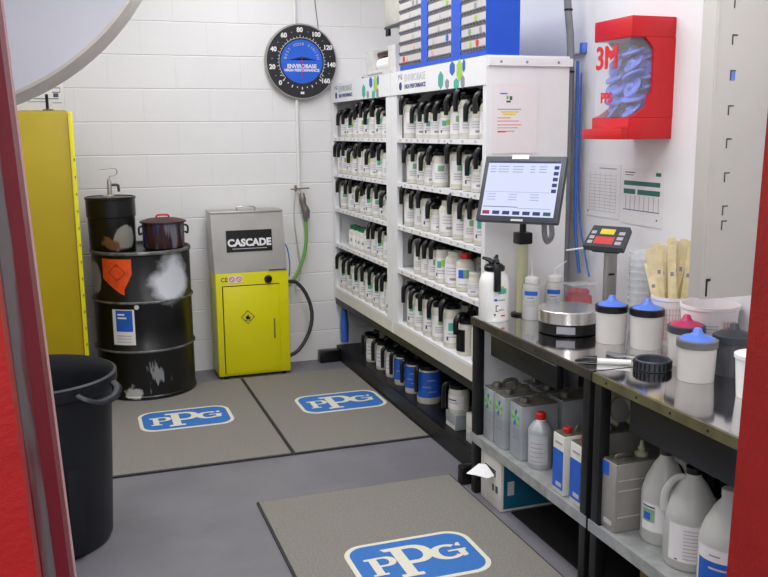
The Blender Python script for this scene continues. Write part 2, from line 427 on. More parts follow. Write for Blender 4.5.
# ------------------------------------------------------------------ white shelving units
SZ = [1.52, 1.286, 1.055, .817, .515]
def leafs(b, M, s):
    def pol(cx, cy, w, h, m, n=6):
        p = [(cx+w*math.cos(R(60*i+30)), cy+h*math.sin(R(60*i+30))) for i in range(6)]
        b.prism(p, 0, .001, m, M)
    pol(-.02*s, -.012*s, .030*s, .036*s, TEALI); pol(.045*s, -.030*s, .022*s, .020*s, GREYI)
    pol(.095*s, .026*s, .028*s, .028*s, BLUEI); pol(.165*s, .016*s, .032*s, .042*s, LIME)
    pol(.135*s, -.034*s, .028*s, .022*s, TEALI); pol(.195*s, -.03*s, .02*s, .026*s, GREYI); pol(.205*s, .03*s, .014*s, .026*s, BLUEI)
def shelving(y0, y1, x1, label, st0, st1, green=False):
    """y0 near end, y1 far end; st = stile widths"""
    cx = (1.64+x1)/2
    o = (cx, (y0+y1)/2, .436)
    t = thing('shelving_unit', label, 'shelving', o, 0, 'white bottle shelving units')
    X0 = 1.64; b = MB()
    b.box(X0, x1, y0, y0+.018, .436, 1.865, WHT); b.box(X0, x1, y1-.018, y1, .436, 1.865, WHT)
    b.box(x1-.012, x1, y0+.018, y1-.018, .436, 1.865, WHT)
    b.box(X0+.02, x1-.012, y0+.018, y1-.018, 1.85, 1.865, WHT)
    if st0 > .018: b.box(X0, X0+.03, y0+.018, y0+st0, .515, 1.745, WHT)
    if st1 > .018: b.box(X0, X0+.03, y1-st1, y1-.018, .515, 1.745, WHT)
    loc(b, o).build('carcass', t)
    b = MB(); b.box(X0, X0+.02, y0+.018, y1-.018, .437, .50, OFFW); b.box(X0, x1-.013, y0+.018, y1-.018, .50, .515, WHT)
    loc(b, o).build('base_panel', t)
    for z in SZ[:4]:
        b = MB(); b.box(X0+.004, x1-.013, y0+.019, y1-.019, z-.016, z, WHT); b.box(X0-.004, X0+.004, y0+st0+.001, y1-st1-.001, z-.022, z+.002, WHT)
        yy = y0+st0+.05
        while yy < y1-st1-.05:
            b.box(X0-.0055, X0-.004, yy, yy+.02, z-.014, z-.004, LGREY if random.random() < .85 else PGRID); yy += random.uniform(.06, .14)
        loc(b, o).build('shelf', t)
    b = MB(); b.box(X0-.004, X0+.016, y0+.001, y1-.001, 1.745, 1.864, WHT)
    yl = y1-(.12 if not green else .10)
    M = FACE_NX(X0-.0042, yl-.035, 1.805)
    b.text('P', .036, NAVY, M @ T((-.02, .027, 0))); b.text('G', .036, NAVY, M @ T((.014, .027, 0))); b.lathe([(.0001, .001), (.020, .001), (.021, 0)], NAVY, M @ T((0, -.018, 0)), 20)
    b.text('ENVIROBASE', .050, LGREY if not green else GREYI, M @ T((.06, .018, 0)), 'LEFT'); b.text('HIGH PERFORMANCE', .030, NAVY, M @ T((.06, -.024, 0)), 'LEFT', bold=.0006)
    leafs(b, FACE_NX(X0-.0042, (y0+y1)/2-.13+(0 if not green else -.02), 1.803), 1.15)
    loc(b, o).build('sign_panel', t, recalc=False)
    return t
shelving(4.565, 5.74, 2.03, 'white bottle shelving unit against the back wall', .085, .045, True)
shelving(3.39, 4.562, 2.03, 'white bottle shelving unit under the blue colour chip rack', .035, .085)

# end panel trim strip with screws + conduit fixings are part of an end cover
o = (1.84, 3.385, 1.85)
b = MB(); b.box(1.645, 2.04, 3.378, 3.389, 1.822, 1.855, WHT)
for x in (1.70, 1.82, 1.97): b.lathe([(.0001, .003), (.005, .003), (.006, 0)], GREYI, T((x, 3.378, 1.838)) @ RX(PI/2), 10)
loc(b, o).build('cover_strip', loc=o, label='white metal strip with screws along the top of the shelving end panel', cat='trim strip')
# dark cover mass of lids is real bottles below
# ------------------------------------------------------------------ bottles
def add_lid(t, r, h, big=1.0, turn=0, up=.0):
    s = big
    b = MB(); b.solid([(r*.80, h), (r*.86, h+.004), (r*.86, h+.016), (r*.5, h+.022), (r*.4, h+.026)], BLK, None, 18)
    b.tube([(r*.1, 0, h+.022), (r*.4, .004, h+.034+up), (r*.95, .008, h+.044+up), (r*1.15, .010, h+.047+up)], [.014, .016, .012, .003], BLK, 8, flat=2.0)
    b.lathe([(.0001, .05), (.007, .05), (.008, 0)], BLK, T((0, 0, h)), 10)
    p = b.build('pouring_lid', t, label='black pouring lid')
    b = MB(); f = r+.021
    b.tube([(0, 0, h+.030), (-f*.35, 0, h+.044), (-f*.72, 0, h+.040), (-f*.95, 0, h+.022), (-f, 0, h-.002), (-f-.001, 0, h-.045*s)],
           [.009, .0125, .0135, .0135, .0125, .0105], BLK, 10, flat=1.1)
    b.build('handle', p)
def mk_bottle(name, r, h, label_mats, lidded=True, lids=1.0, M_=JUG, square=False):
    t = thing(name, 'x y z w', 'bottle', (0, 0, -20))
    b = MB(); b.solid([(r*.94, 0), (r, .006), (r, h*.86), (r*.93, h*.93), (r*.80, h*.985), (r*.74, h)], M_, None, 22); b.build('body', t)
    b = MB(); a = R(240)
    b.arcpatch(r+.0008, a-1.1, a+1.1, h*.14, h*.76, PAPER)
    for m, a0, a1, z0, z1 in label_mats: b.arcpatch(r+.0016, a+a0, a+a1, h*z0, h*z1, m, None, 6)
    b.build('label_sheet', t, recalc=False, label='printed paper label')
    if lidded: add_lid(t, r, h, lids)
    return t
LB = [(GREEN, -.2, .5, .50, .68), (LGREY, -.6, .9, .40, .43), (LGREY, -.6, .6, .33, .36), (LGREY, -.6, .8, .26, .29)]
LB2 = [(TEALI, -.5, .0, .46, .66), (LIME, .0, .4, .5, .70), (LGREY, -.6, .9, .36, .39), (LGREY, -.6, .6, .28, .31), (DGREYI, -.7, -.5, .2, .3)]
LB3 = [(LGREY, -.7, .5, .60, .63), (LGREY, -.7, .9, .50, .53), (LGREY, -.7, .4, .40, .43), (GREYI, -.3, .3, .22, .30)]
LBL = [(BLUEI, -1.05, 1.05, .16, .98)]
protos = {
 's': mk_bottle('mixing_bottle', .042, .118, LB3), 'S': mk_bottle('mixing_bottle', .042, .125, LB2),
 't': mk_bottle('mixing_bottle', .043, .150, LB), 'T': mk_bottle('mixing_bottle', .043, .165, LB2, lids=1.1),
 'w': mk_bottle('mixing_bottle', .044, .172, LB, lids=1.2), 'W': mk_bottle('mixing_bottle', .046, .190, LB2, lids=1.3),
}
# plain wide white bottle, no handle
def plain(r, h, capm, capr, caph, lm, name='paint_bottle', capname='screw_cap'):
    t = thing(name, 'x y z w', 'bottle', (0, 0, -20))
    b = MB(); b.solid([(r*.94, 0), (r, .006), (r, h*.82), (r*.9, h*.91), (capr*1.05, h*.985), (capr*.9, h)], JUG, None, 22); b.build('body', t)
    b = MB(); a = R(240); b.arcpatch(r+.0008, a-1.1, a+1.1, h*.14, h*.74, PAPER)
    for m, a0, a1, z0, z1 in lm: b.arcpatch(r+.0016, a+a0, a+a1, h*z0, h*z1, m, None, 6)
    b.build('label_sheet', t, recalc=False)
    b = MB(); b.solid([(capr, h-.004), (capr, h+caph-.003), (capr*.9, h+caph)], capm, None, 18); b.build(capname, t)
    return t
protos['p'] = plain(.052, .150, JUG, .038, .018, LB3)
protos['g'] = plain(.034, .118, DGREEN, .024, .026, [(GREEN, -.3, .3, .35, .5)])
protos['r'] = plain(.046, .150, REDC, .022, .026, [(BLUEI, -.6, -.05, .42, .68), (GREEN, -.05, .5, .42, .68), (LGREY, -.6, .6, .2, .24)])
protos['n'] = plain(.036, .085, JUG, .030, .022, LB3)
used = set()
def put(k, x, y, z, label, group, rz=0, first=protos):
    p = first[k]
    if k in used: c = copy_tree(p)
    else: c = p; used.add(k)
    c.location = (x, y, z); c.rotation_euler = (0, 0, rz); tag(c, label, 'bottle', group)
    return c
ORD = 'first second third fourth fifth sixth seventh eighth ninth tenth eleventh'.split()
SH = ['top', 'second', 'middle', 'fourth', 'bottom']
DESC = {'s': 'small white black-lidded bottle', 'S': 'small green-labelled bottle', 't': 'white black-lidded bottle',
 'T': 'green-labelled white bottle', 'w': 'tall white bottle', 'W': 'tall green-labelled bottle',
 'p': 'plain wide white bottle', 'g': 'slim green-capped bottle', 'r': 'red-capped white bottle', 'n': 'short white pot'}
ROWS_R = [([4.402, 4.227, 4.131, 4.042, 3.937, 3.787, 3.685, 3.594, 3.470], 'wsSsStwst'),
          ([4.353, 4.211, 4.110, 4.012, 3.793, 3.660, 3.555, 3.455], 'tTstwTst'),
          ([4.405, 4.26, 4.155, 4.050, 3.92, 3.760, 3.640, 3.520], 'wtTspwtT'),
          ([4.27, 4.172, 4.078, 3.965, 3.845, 3.715, 3.575], 'tttTprn'),
          ([4.359, 4.258, 4.130, 4.010, 3.860], 'WwWwW')]
ROWS_L = [([5.567, 5.460, 5.300, 5.195, 5.090, 4.984, 4.875, 4.760], 'sSstTsTs'),
          ([5.640, 5.545, 5.445, 5.340, 5.211, 5.100, 4.990, 4.870, 4.760], 'ttTstTsTt'),
          ([5.597, 5.437, 5.306, 5.180, 5.066, 4.945, 4.820, 4.715], 'ttTsTtTs'),
          ([5.428, 5.350, 5.272, 5.194, 5.095, 4.985, 4.860, 4.750], 'ggggptTt'),
          ([5.639, 5.500, 5.370, 5.235, 5.100, 4.950, 4.834, 4.720], 'WwWwWWwW')]
random.seed(11)
for unit, rows in (('by the back wall', ROWS_L), ('beside the bench', ROWS_R)):
    for i, (ys, ks) in enumerate(rows):
        z = SZ[i]+.0005 if i < 4 else .5155
        z += .0 if i == 4 else .002
        for j, (y, k) in enumerate(zip(ys, ks)):
            rad = {'p': .052, 'g': .034, 'r': .046, 'n': .036}.get(k, .044)
            put(k, 1.645+rad+random.uniform(.004, .012), y, z,
                DESC[k]+', '+ORD[j]+' from back wall, '+SH[i]+' shelf, unit '+unit,
                'bottles on the '+SH[i]+' shelf of the unit '+unit, random.uniform(-.25, .2))
        # back row behind
        far, near = (5.66, 4.70) if rows is ROWS_L else (4.44, 3.46)
        y = far-random.uniform(0, .05); j = 0
        back = 'TSt' if i < 4 else 'WwW'
        while y > near and j < 8:
            if rows is ROWS_L and i == 3 and y > 5.05: y -= .125; continue
            put(random.choice(back), 1.805+random.uniform(0, .02), y, z,
                'lidded white bottle, '+ORD[j]+' in back row, '+SH[i]+' shelf, unit '+unit,
                'back row bottles on the '+SH[i]+' shelf of the unit '+unit, random.uniform(-.4, .4)); j += 1
            y -= random.uniform(.12, .15)
# odd items on the bottom shelf of the near unit
t = thing('mixing_bottle', 'white bottle with black label band on the bottom shelf by the bench', 'bottle', (1.705, 3.70, .5155), .3)
b = MB(); b.solid([(.050, 0), (.053, .006), (.053, .13), (.047, .145), (.04, .15)], JUG, None, 22); b.build('body', t)
b = MB(); b.arcpatch(.0545, R(150), R(215), .02, .125, BLK); b.build('label_sheet', t, recalc=False, label='black label band'); add_lid(t, .053, .15, 1.0)
t = thing('spray_can', 'white bottle with red cap at the bench end of the bottom shelf', 'bottle', (1.70, 3.545, .5155))
b = MB(); b.solid([(.040, 0), (.042, .005), (.042, .155), (.03, .175), (.022, .18)], JUG, None, 20); b.build('body', t)
b = MB(); b.solid([(.022, .18), (.022, .205), (.018, .21)], REDC, None, 16); b.build('screw_cap', t)
b = MB(); a = R(225); b.arcpatch(.0428, a-1, a+1, .02, .13, PAPER); b.arcpatch(.0436, a-.6, a+.5, .03, .12, LGREY); b.build('label_sheet', t, recalc=False)

# ------------------------------------------------------------------ jugs on the low deck
def mk_low(r, h, blue):
    t = thing('mixing_jug', 'x y z w', 'jug', (0, 0, -20))
    b = MB(); b.solid([(r*.95, 0), (r, .006), (r, h*.88), (r*.92, h*.96), (r*.8, h)], JUG, None, 26); b.build('body', t)
    b = MB(); a = R(240)
    if blue:
        b.arcpatch(r+.001, a-1.5, a+1.2, h*.20, h*.96, BLUEI, None, 16)
        for q, zz in ((.1, .7), (-.3, .5), (.2, .36)): b.arcpatch(r+.0018, a+q-.4, a+q+.3, h*zz, h*(zz+.04), GREYI, None, 6)
    else:
        b.arcpatch(r+.001, a-1.1, a+1.1, h*.15, h*.80, PAPER)
        for q in (.65, .5, .35): b.arcpatch(r+.0018, a-.7, a+.5, h*q, h*(q+.04), LGREY, None, 6)
    b.build('label_sheet', t, recalc=False)
    b = MB(); b.solid([(r*.84, h), (r*.88, h+.004), (r*.88, h+.02), (r*.5, h+.028)], BLK, None, 20)
    b.tube([(0, 0, h+.02), (r*.5, 0, h+.04), (r*1.0, 0, h+.045)], [.012, .015, .005], BLK, 8, flat=1.6)
    p = b.build('pouring_lid', t, label='black pouring lid')
    b = MB(); f = r+.022; dn = h*.62
    b.tube([(0, 0, h+.025), (-f*.5, 0, h+.032), (-f*.9, 0, h+.018), (-f, 0, h-.01), (-f, 0, h-dn)], [.010, .012, .012, .012, .011], BLK, 10, flat=1.2)
    b.build('handle', p)
    return t
low = {'lw': mk_low(.047, .155, False), 'lb': mk_low(.053, .165, True), 'lB': mk_low(.066, .185, True)}
for k, x, y, rz, lab in (('lw', 1.745, 5.23, 0, 'white jug with black lid on the low deck, closest to the back wall'),
                     ('lw', 1.745, 5.03, 0, 'white jug with black handle on the low deck, second from the back wall'),
                     ('lw', 1.745, 4.85, 0, 'white jug with black handle on the low deck, third from the back wall'),
                     ('lb', 1.745, 4.68, 0, 'small blue-labelled jug on the low deck, beside the white jugs'),
                     ('lb', 1.745, 4.50, 0, 'small blue-labelled jug on the low deck, beside the largest blue jug'),
                     ('lB', 1.755, 4.305, .3, 'largest white jug with wide blue label and black lid on the low deck')):
    c = put(k, x, y, .0985, lab, 'jugs on the low deck', rz, low); c['category'] = 'jug'
t = thing('mixing_jug', 'white jug with black lid standing on a small grey box on the low deck', 'jug', (1.74, 3.87, .1775), -.2)
b = MB(); b.solid([(.05, 0), (.053, .005), (.053, .105), (.045, .12)], JUG, None, 24); b.build('body', t)
b = MB(); a = R(225); b.arcpatch(.0545, a-1, a+1, .02, .09, PAPER); b.arcpatch(.055, a-.6, a+.5, .05, .056, LGREY); b.arcpatch(.055, a-.6, a+.3, .065, .071, DGREYI); b.build('label_sheet', t, recalc=False)
b = MB(); b.solid([(.047, .12), (.05, .124), (.05, .14), (.03, .15)], BLK, None, 20); p = b.build('pouring_lid', t)
b = MB(); b.tube([(0, 0, .14), (-.04, 0, .152), (-.07, 0, .14), (-.078, 0, .11), (-.078, 0, .02)], .011, BLK, 10, flat=1.2); b.build('handle', p)
b = MB(); b.box(-.055, .10, -.06, .06, 0, .078, TINM, .003); b.box(-.0555, -.05, -.055, .055, .003, .024, CARDW); b.build('metal_box', loc=(1.745, 3.86, .099), label='small grey metal box on the low deck under a lidded jug', cat='box')
b = MB(); b.box(-.03, .03, -.035, .035, 0, .14, CARDW, .003); b.box(-.0312, -.03, -.022, .022, .03, .05, LGREY); b.box(-.0312, -.03, -.022, .022, .07, .078, LGREY)
b.build('small_carton', loc=(1.715, 3.63, .099), label='small upright white carton on the low deck behind the bench leg', cat='carton')
b = MB(); b.tube([(1.685, 5.67, .13), (1.685, 5.67, .25), (1.685, 5.67, .388)], [.026, .030, .016], HOSEB, 10); b.build('blue_roll', label='blue plastic roll leaning under the shelving beside the back wall', cat='roll')

# ------------------------------------------------------------------ blue colour chip rack on top
t = thing('colour_chip_rack', 'tall blue rack of colour chip strips on top of the white shelving', 'rack', (1.72, 3.91, 1.866)); o = (1.72, 3.91, 1.866)
b = MB(); b.box(1.665, 1.80, 3.41, 4.43, 1.867, 2.27, BLUER); b.box(1.643, 1.665, 3.41, 4.43, 1.867, 1.887, BLUER)
for y0, y1 in ((3.41, 3.412), (3.668, 3.768), (4.055, 4.135)): b.box(1.643, 1.665, y0, y1, 1.887, 2.27, BLUER)
loc(b, o).build('frame', t)
random.seed(5)
for y0, y1 in ((3.413, 3.667), (3.769, 4.054), (4.136, 4.445)):
    z = 1.889; 
    while z < 2.21:
        b = MB(); b.box(1.648, 1.664, y0, y1, z, z+.050, FILML)
        b.add([(1.6478, y1, z), (1.6478, y0, z), (1.640, y0, z+.017), (1.640, y1, z+.017)], [(0, 1, 2, 3)], GREYI)
        k = int((y1-y0)/.03)
        for q in range(k):
            yy = y0+(q+.5)*(y1-y0)/k
            b.box(1.6405, 1.645, yy-.008, yy+.008, z+.007, z+.013, DGREYI)
        m = random.choice([TEALI, LIME, BLUEI, GREEN, REDI, GREYI]); yy = random.uniform(y0+.05, y1-.05)
        if random.random() < .6: b.lathe([(.0001, .001), (.015, .001), (.016, 0)], m, T((1.6475, yy, z+.034)) @ RY(-PI/2), 12)
        yy = random.uniform(y0+.05, y1-.05)
        b.lathe([(.0001, .0012), (.013, .0012), (.014, 0)], random.choice([LIME, GREYI, LGREY, PGRID]), T((1.6475, yy, z+.033)) @ RY(-PI/2), 12)
        loc(b, o).build('chip_strip', t, recalc=False); z += .0525
# white holder and beige fittings beside it
t = thing('wall_holder', 'white open holder with brown tray and white roll, on top of the shelving', 'holder', (1.74, 4.9, 1.866)); o = (1.74, 4.9, 1.866)
HW = mat('off white holder', (214, 212, 208), .5)
b = MB(); b.box(1.68, 1.82, 4.60, 4.72, 1.867, 2.02, HW); b.box(1.68, 1.82, 4.98, 5.11, 1.867, 2.02, HW); b.box(1.81, 1.82, 4.72, 4.98, 1.867, 2.02, HW)
b.box(1.67, 1.81, 4.72, 4.98, 1.890, 1.90, HW); loc(b, o).build('case', t)
b = MB(); b.box(1.70, 1.80, 4.73, 4.97, 1.978, 2.005, BROWNL, .008); loc(b, o).build('tray', t, label='brown tray')
b = MB(); b.tube([(1.73, 4.735, 1.938), (1.73, 4.965, 1.938)], .036, TISS, 14); loc(b, o).build('paper_roll', t, label='white paper roll')
b = MB(); b.box(1.645, 1.67, 4.66, 5.06, 1.868, 1.886, HW); b.box(1.6445, 1.6455, 4.72, 4.98, 1.872, 1.880, GREYI); b.box(1.650, 1.665, 5.06, 5.10, 1.867, 1.876, BLK); loc(b, o).build('slot_rail', t, label='slotted rail')
t = thing('pipe_fitting', 'beige cast fitting on the white corner pipe beside the blue chip rack', 'fitting', (1.80, 5.2, 2.2)); o = (1.80, 5.2, 2.2)
b = MB(); b.box(1.76, 1.90, 4.70, 5.02, 2.15, 2.40, BEIGE, .015); loc(b, o).build('housing', t)
b = MB(); b.tube([(1.85, 4.80, 1.87), (1.85, 4.80, 2.17)], .02, WPIPE, 12); loc(b, o).build('pipe', t)
b = MB(); b.box(1.757, 1.775, 4.72, 5.0, 2.138, 2.150, DGREYI); b.box(1.765, 1.78, 4.95, 5.0, 2.10, 2.137, BLK); b.box(1.83, 1.85, 4.83, 4.86, 2.05, 2.07, BLK); loc(b, o).build('bracket', t)

# poster on end panel
t = thing('safety_poster', 'pinkish paper notice with red text on the shelving end panel', 'poster', (1.77, 3.388, 1.6)); o = (1.77, 3.388, 1.6)
b = MB(); b.box(1.668, 1.878, 3.386, 3.3885, 1.46, 1.75, PAPERP); loc(b, o).build('sheet', t)
b = MB()
def bars(b, rows, plane, m_default=LGREY):
    for (x0, x1, z0, z1, m) in rows: plane(b, x0, x1, z0, z1, m or m_default)
def pny(b, x0, x1, z0, z1, m, y=3.3858): b.add([(x0, y, z0), (x1, y, z0), (x1, y, z1), (x0, y, z1)], [(0, 1, 2, 3)], m)
bars(b, [(1.70, 1.735, 1.706, 1.711, BLUEI), (1.73, 1.74, 1.685, 1.70, GREEN), (1.745, 1.757, 1.682, 1.698, DGREEN), (1.73, 1.75, 1.672, 1.68, DGREYI), (1.69, 1.80, 1.642, 1.646, GREYI),
    (1.705, 1.79, 1.63, 1.636, YELI), (1.715, 1.775, 1.62, 1.626, YELI), (1.69, 1.75, 1.607, 1.610, REDI), (1.69, 1.79, 1.594, 1.597, REDI), (1.69, 1.80, 1.578, 1.581, REDI), (1.69, 1.785, 1.566, 1.569, GREYI),
    (1.69, 1.73, 1.549, 1.552, REDI), (1.69, 1.77, 1.552, 1.555, REDI)], pny)
loc(b, o).build('print', t, recalc=False)

# ------------------------------------------------------------------ benches
def bench(y0, y1, label, edge):
    o = (1.85, (y0+y1)/2, 0)
    t = thing('steel_bench', label, 'bench', o, 0, 'steel work benches')
    b = MB(); b.box(1.560, 2.13, y0, y1, .752, .780, TOPM); loc(b, o).build('worktop', t)
    b = MB(); b.box(1.551, 1.5595, y0, y1, .748, .779, edge)
    y = y1-.08
    while y > y0+.05: b.lathe([(.0001, .0015), (.004, .0015), (.0045, 0)], BLK, T((1.551, y, .763)) @ RY(-PI/2), 8); y -= .16
    loc(b, o).build('front_edge', t)
    for x in (1.555, 2.08):
        for y in (y0+.004, y1-.054):
            b = MB(); b.box(x, x+.04, y+.006, y+.044, 0, .7475 if x < 1.6 else .7515, BLKM, .003); loc(b, o).build('leg', t)
    b = MB(); b.box(1.602, 2.075, y0+.002, y1-.002, .258, .268, GALV)
    b.box(1.602, 2.075, y0+.056, y0+.06, .24, .258, GALV); b.box(1.5515, 1.5545, y0+.002, y1-.002, .232, .272, GALV); b.box(1.5545, 1.602, y0+.056, y1-.056, .258, .268, GALV)
    loc(b, o).build('lower_shelf', t)
    b = MB(); b.box(2.127, 2.132, y0, y1, .02, .735, BLKR); loc(b, o).build('dark_backing', t)
    return t, o
t, o = bench(2.405, 3.335, 'polished steel work bench with scale and monitor beside the white shelving', EDGE1)
b = MB(); b.box(1.575, 1.605, 2.66, 3.19, .642, .728, BLKM, .004); b.box(1.572, 1.606, 2.66, 3.19, .728, .734, STEEL); loc(b, o).build('drawer_front', t, label='black drawer front with shiny top edge')
t, o = bench(1.22, 2.395, 'polished steel work bench with cups and tubs beside the red door frame', EDGE)
b = MB(); b.box(1.575, 1.60, 1.30, 2.22, .63, .734, BLKM, .004); loc(b, o).build('apron', t)

BT = .7805
# large mixing bottle on the bench corner
t = thing('mixing_jug', 'white mixing bottle with black trigger lid on the corner of the bench', 'bottle', (1.615, 3.245, BT), R(28))
b = MB(); r = .064; b.solid([(r*.95, 0), (r, .007), (r, .150), (r*.97, .165), (r*.84, .190), (r*.55, .208), (r*.5, .212)], JUG2, None, 30); b.build('body', t)
b = MB(); a = R(225)
b.arcpatch(r+.0008, a-.2, a+.5, .135, .15, LIME); b.arcpatch(r+.0010, a+.1, a+.7, .118, .14, TEALI); b.arcpatch(r+.0009, a-.15, a+.05, .088, .098, BLUEI); b.arcpatch(r+.0009, a+.1, a+.6, .090, .095, GREYI)
b.arcpatch(r+.0009, a-.05, a-.0, .045, .070, BLK); b.arcpatch(r+.0009, a-.05, a+.12, .068, .071, BLK); b.arcpatch(r+.0009, a-.05, a+.12, .045, .048, BLK); b.arcpatch(r+.0009, a+.15, a+.5, .05, .053, DGREYI)
b.arcpatch(r+.0009, a-.15, a-.05, .028, .036, BLK); b.arcpatch(r+.0009, a+.3, a+.6, .024, .03, REDI); b.build('label_sheet', t, recalc=False)
b = MB(); b.solid([(.040, .206), (.043, .21), (.043, .225), (.03, .235)], BLK, None, 20); b.tube([(0, 0, .23), (.02, .01, .25), (.045, .02, .262)], [.012, .012, .006], BLK, 8); b.tube([(0, 0, .23), (-.01, .02, .25), (-.03, .04, .26)], [.012, .010, .006], BLK, 8)
p = b.build('pouring_lid', t)
b = MB(); b.box(-.014, .014, -.012, .012, 0, .115, BLK, .004, RZ(0) @ T((-.052, -.052, .130)) @ RZ(R(-45))); b.tube([(0, 0, .235), (-.03, -.03, .252), (-.052, -.052, .24)], .013, BLK, 8); b.build('handle', p)

# wash bottles
for x, y, dx, lab in ((1.767, 3.200, -.004, 'squeeze wash bottle standing beside the monitor pole'), (1.872, 3.198, .055, 'squeeze wash bottle standing between its twin and the red lidded tub')):
    t = thing('wash_bottle', lab, 'bottle', (x, y, BT), 0, 'squeeze wash bottles on the bench')
    b = MB(); r = .040; b.solid([(r*.93, 0), (r, .006), (r, .128), (r*.9, .143), (r*.62, .152), (r*.62, .157)], JUGT, None, 24); b.build('body', t)
    b = MB(); a = R(235); b.arcpatch(r+.0008, a-.7, a+.7, .104, .122, BLUEI); b.arcpatch(r+.0008, a-.4, a+.3, .091, .095, GREYI); b.arcpatch(r+.0008, a-.6, a+.4, .06, .085, LGREY); b.build('label_sheet', t, recalc=False)
    b = MB(); b.solid([(r*.72, .153), (r*.74, .155), (r*.74, .174), (r*.5, .179)], JUG2, None, 20); b.build('screw_cap', t)
    b = MB(); b.tube([(0, 0, .178), (0, 0, .205), (dx, 0, .235 if dx > 0 else .255)], [.004, .003, .002], JUG2, 8); b.build('nozzle', t)

# monitor on a pole
t = thing('monitor', 'grey flat monitor on a pole stand at the bench, showing a lit screen', 'monitor', (1.665, 3.135, BT)); o = (1.665, 3.135, BT)
PX, PY = 1.768, 3.29
b = MB(); b.solid([(.045, .0), (.045, .008), (.025, .012)], BLK, T((PX, PY, BT)), 24); loc(b, o).build('base', t)
b = MB(); b.tube([(PX, PY, BT+.01), (PX, PY, 1.09)], .024, POLE, 16); loc(b, o).build('pole', t)
b = MB(); b.box(PX-.032, PX+.032, PY-.03, PY+.03, 1.085, 1.135, BLK, .006); loc(b, o).build('clamp', t)
b = MB(); b.tube([(PX, PY, 1.13), (PX, PY, 1.30)], .014, BLK, 12); b.tube([(PX, PY, 1.29), (1.69, 3.14, 1.33)], .014, BLK, 12); loc(b, o).build('bracket', t)
MM = T((1.641-1.665, 3.08-3.135, 1.332-BT)) @ RZ(-.857) @ RX(PI/2-.384)    # local: x right, y up, z towards viewer
W_, H_ = .339, .271
b = MB(); b.box(-W_/2, W_/2, -H_/2, H_/2, -.028, 0, DARKG, .006, MM)
b.box(-W_*.3, W_*.3, -H_*.3, H_*.3, -.045, -.028, BLK, .004, MM); b.box(-.02, .03, -H_/2+.004, -H_/2+.012, 0, .001, BEIGE, 0, MM); hs = b.build('housing', t)
b = MB(); sw, sh = W_-.040, H_-.046; b.box(-sw/2, sw/2, -sh/2, sh/2, .0005, .0015, SCRN, 0, MM)
def sq(x0, x1, y0, y1, m): b.add([(x0*sw-sw/2, sh/2-y0*sh, .0018), (x1*sw-sw/2, sh/2-y0*sh, .0018), (x1*sw-sw/2, sh/2-y1*sh, .0018), (x0*sw-sw/2, sh/2-y1*sh, .0018)], [(0, 1, 2, 3)], m, False, MM)
sq(0, 1, 0, .035, SCRI)
for i in range(3):
    for x0, x1 in ((.04, .12), (.15, .30), (.35, .5), (.6, .66), (.72, .82)): sq(x0, x1, .09+i*.05, .105+i*.05, SCRL)
for i in range(5): sq(.92, .985, .08+i*.105, .145+i*.105, SCRI)
for x0 in (.05, .35, .65):
    for i in range(3): sq(x0, x0+.12, .60+i*.05, .612+i*.05, SCRL)
sq(0.02, .9, .56, .567, SCRL); sq(.02, .5, .83, .842, SCRI); sq(.5, .95, .85, .86, SCRL)
for i, m in enumerate((SCRR, SCRI, SCRI, SCRI, SCRI, SCRI, SCRG)): sq(.02+i*.14, .12+i*.14, .91, .975, m)
b.build('screen', hs, recalc=False, label='lit pale screen of the monitor')
b = MB(); b.box(-.035, .035, -.006, .012, .0, .0022, PAPERP, 0, MM @ T((-.02, H_/2-.008, 0))); b.build('sticker', hs, label='white sticker on the top bezel')
b = MB()
pts = [(1.735, 3.05, 1.24), (1.745, 3.07, 1.16), (1.775, 3.10, 1.115), (1.815, 3.13, 1.14), (1.84, 3.20, 1.22)]
b.tube(pts, .011, CONDG, 10); loc(b, o).build('cable', t)

# scale
PANM = mat('bright scale pan', (222, 220, 216), .26, .9, vary=.08, scale=6)
t = thing('mixing_scale', 'round stainless paint scale with black base and display column on the bench', 'scale', (1.787, 2.942, BT))
b = MB(); b.solid([(.108, .0), (.114, .004), (.114, .044), (.10, .049)], BLK, None, 40); b.box(.06, .262, .02, .085, .004, .03, BLK, .006); b.build('base', t)
b = MB(); b.box(-.035, .035, -.001, .001, 0, .028, GREYI, .0, T((-.066, -.094, .012)) @ RZ(-.61)); b.build('base_label', t, label='grey label on the black base')
b = MB(); b.solid([(.118, .046), (.121, .048), (.121, .092), (.118, .095)], PANM, None, 48); b.build('pan', t, label='round stainless weighing pan')
b = MB(); b.box(.198, .248, .048, .073, .005, .315, STEELM, .004); b.box(.208, .235, .047, .048, .20, .208, BLK); b.build('column', t, label='steel display column')
HM = T((.201, .058, .356)) @ RZ(-1.02) @ RX(PI/2-.86)
b = MB(); b.prism([(-.085, -.055), (.085, -.055), (.078, .058), (-.078, .058)], -.028, 0, DARKG, HM); b.box(-.06, .06, -.05, .05, -.045, -.028, BLK, .006, HM)
hd = b.build('display_head', t)
b = MB(); b.box(-.045, .035, -.040, -.002, 0, .0015, LEDR, 0, HM); b.box(-.035, .025, .012, .040, 0, .0015, YELI, 0, HM)
for q in ((-.072, -.052), (.045, .07)):
    for yy in (-.04, -.015, .012): b.box(q[0], q[1], yy, yy+.016, 0, .0012, LGREY, 0, HM)
b.build('display_panel', hd, label='red and yellow display panel')

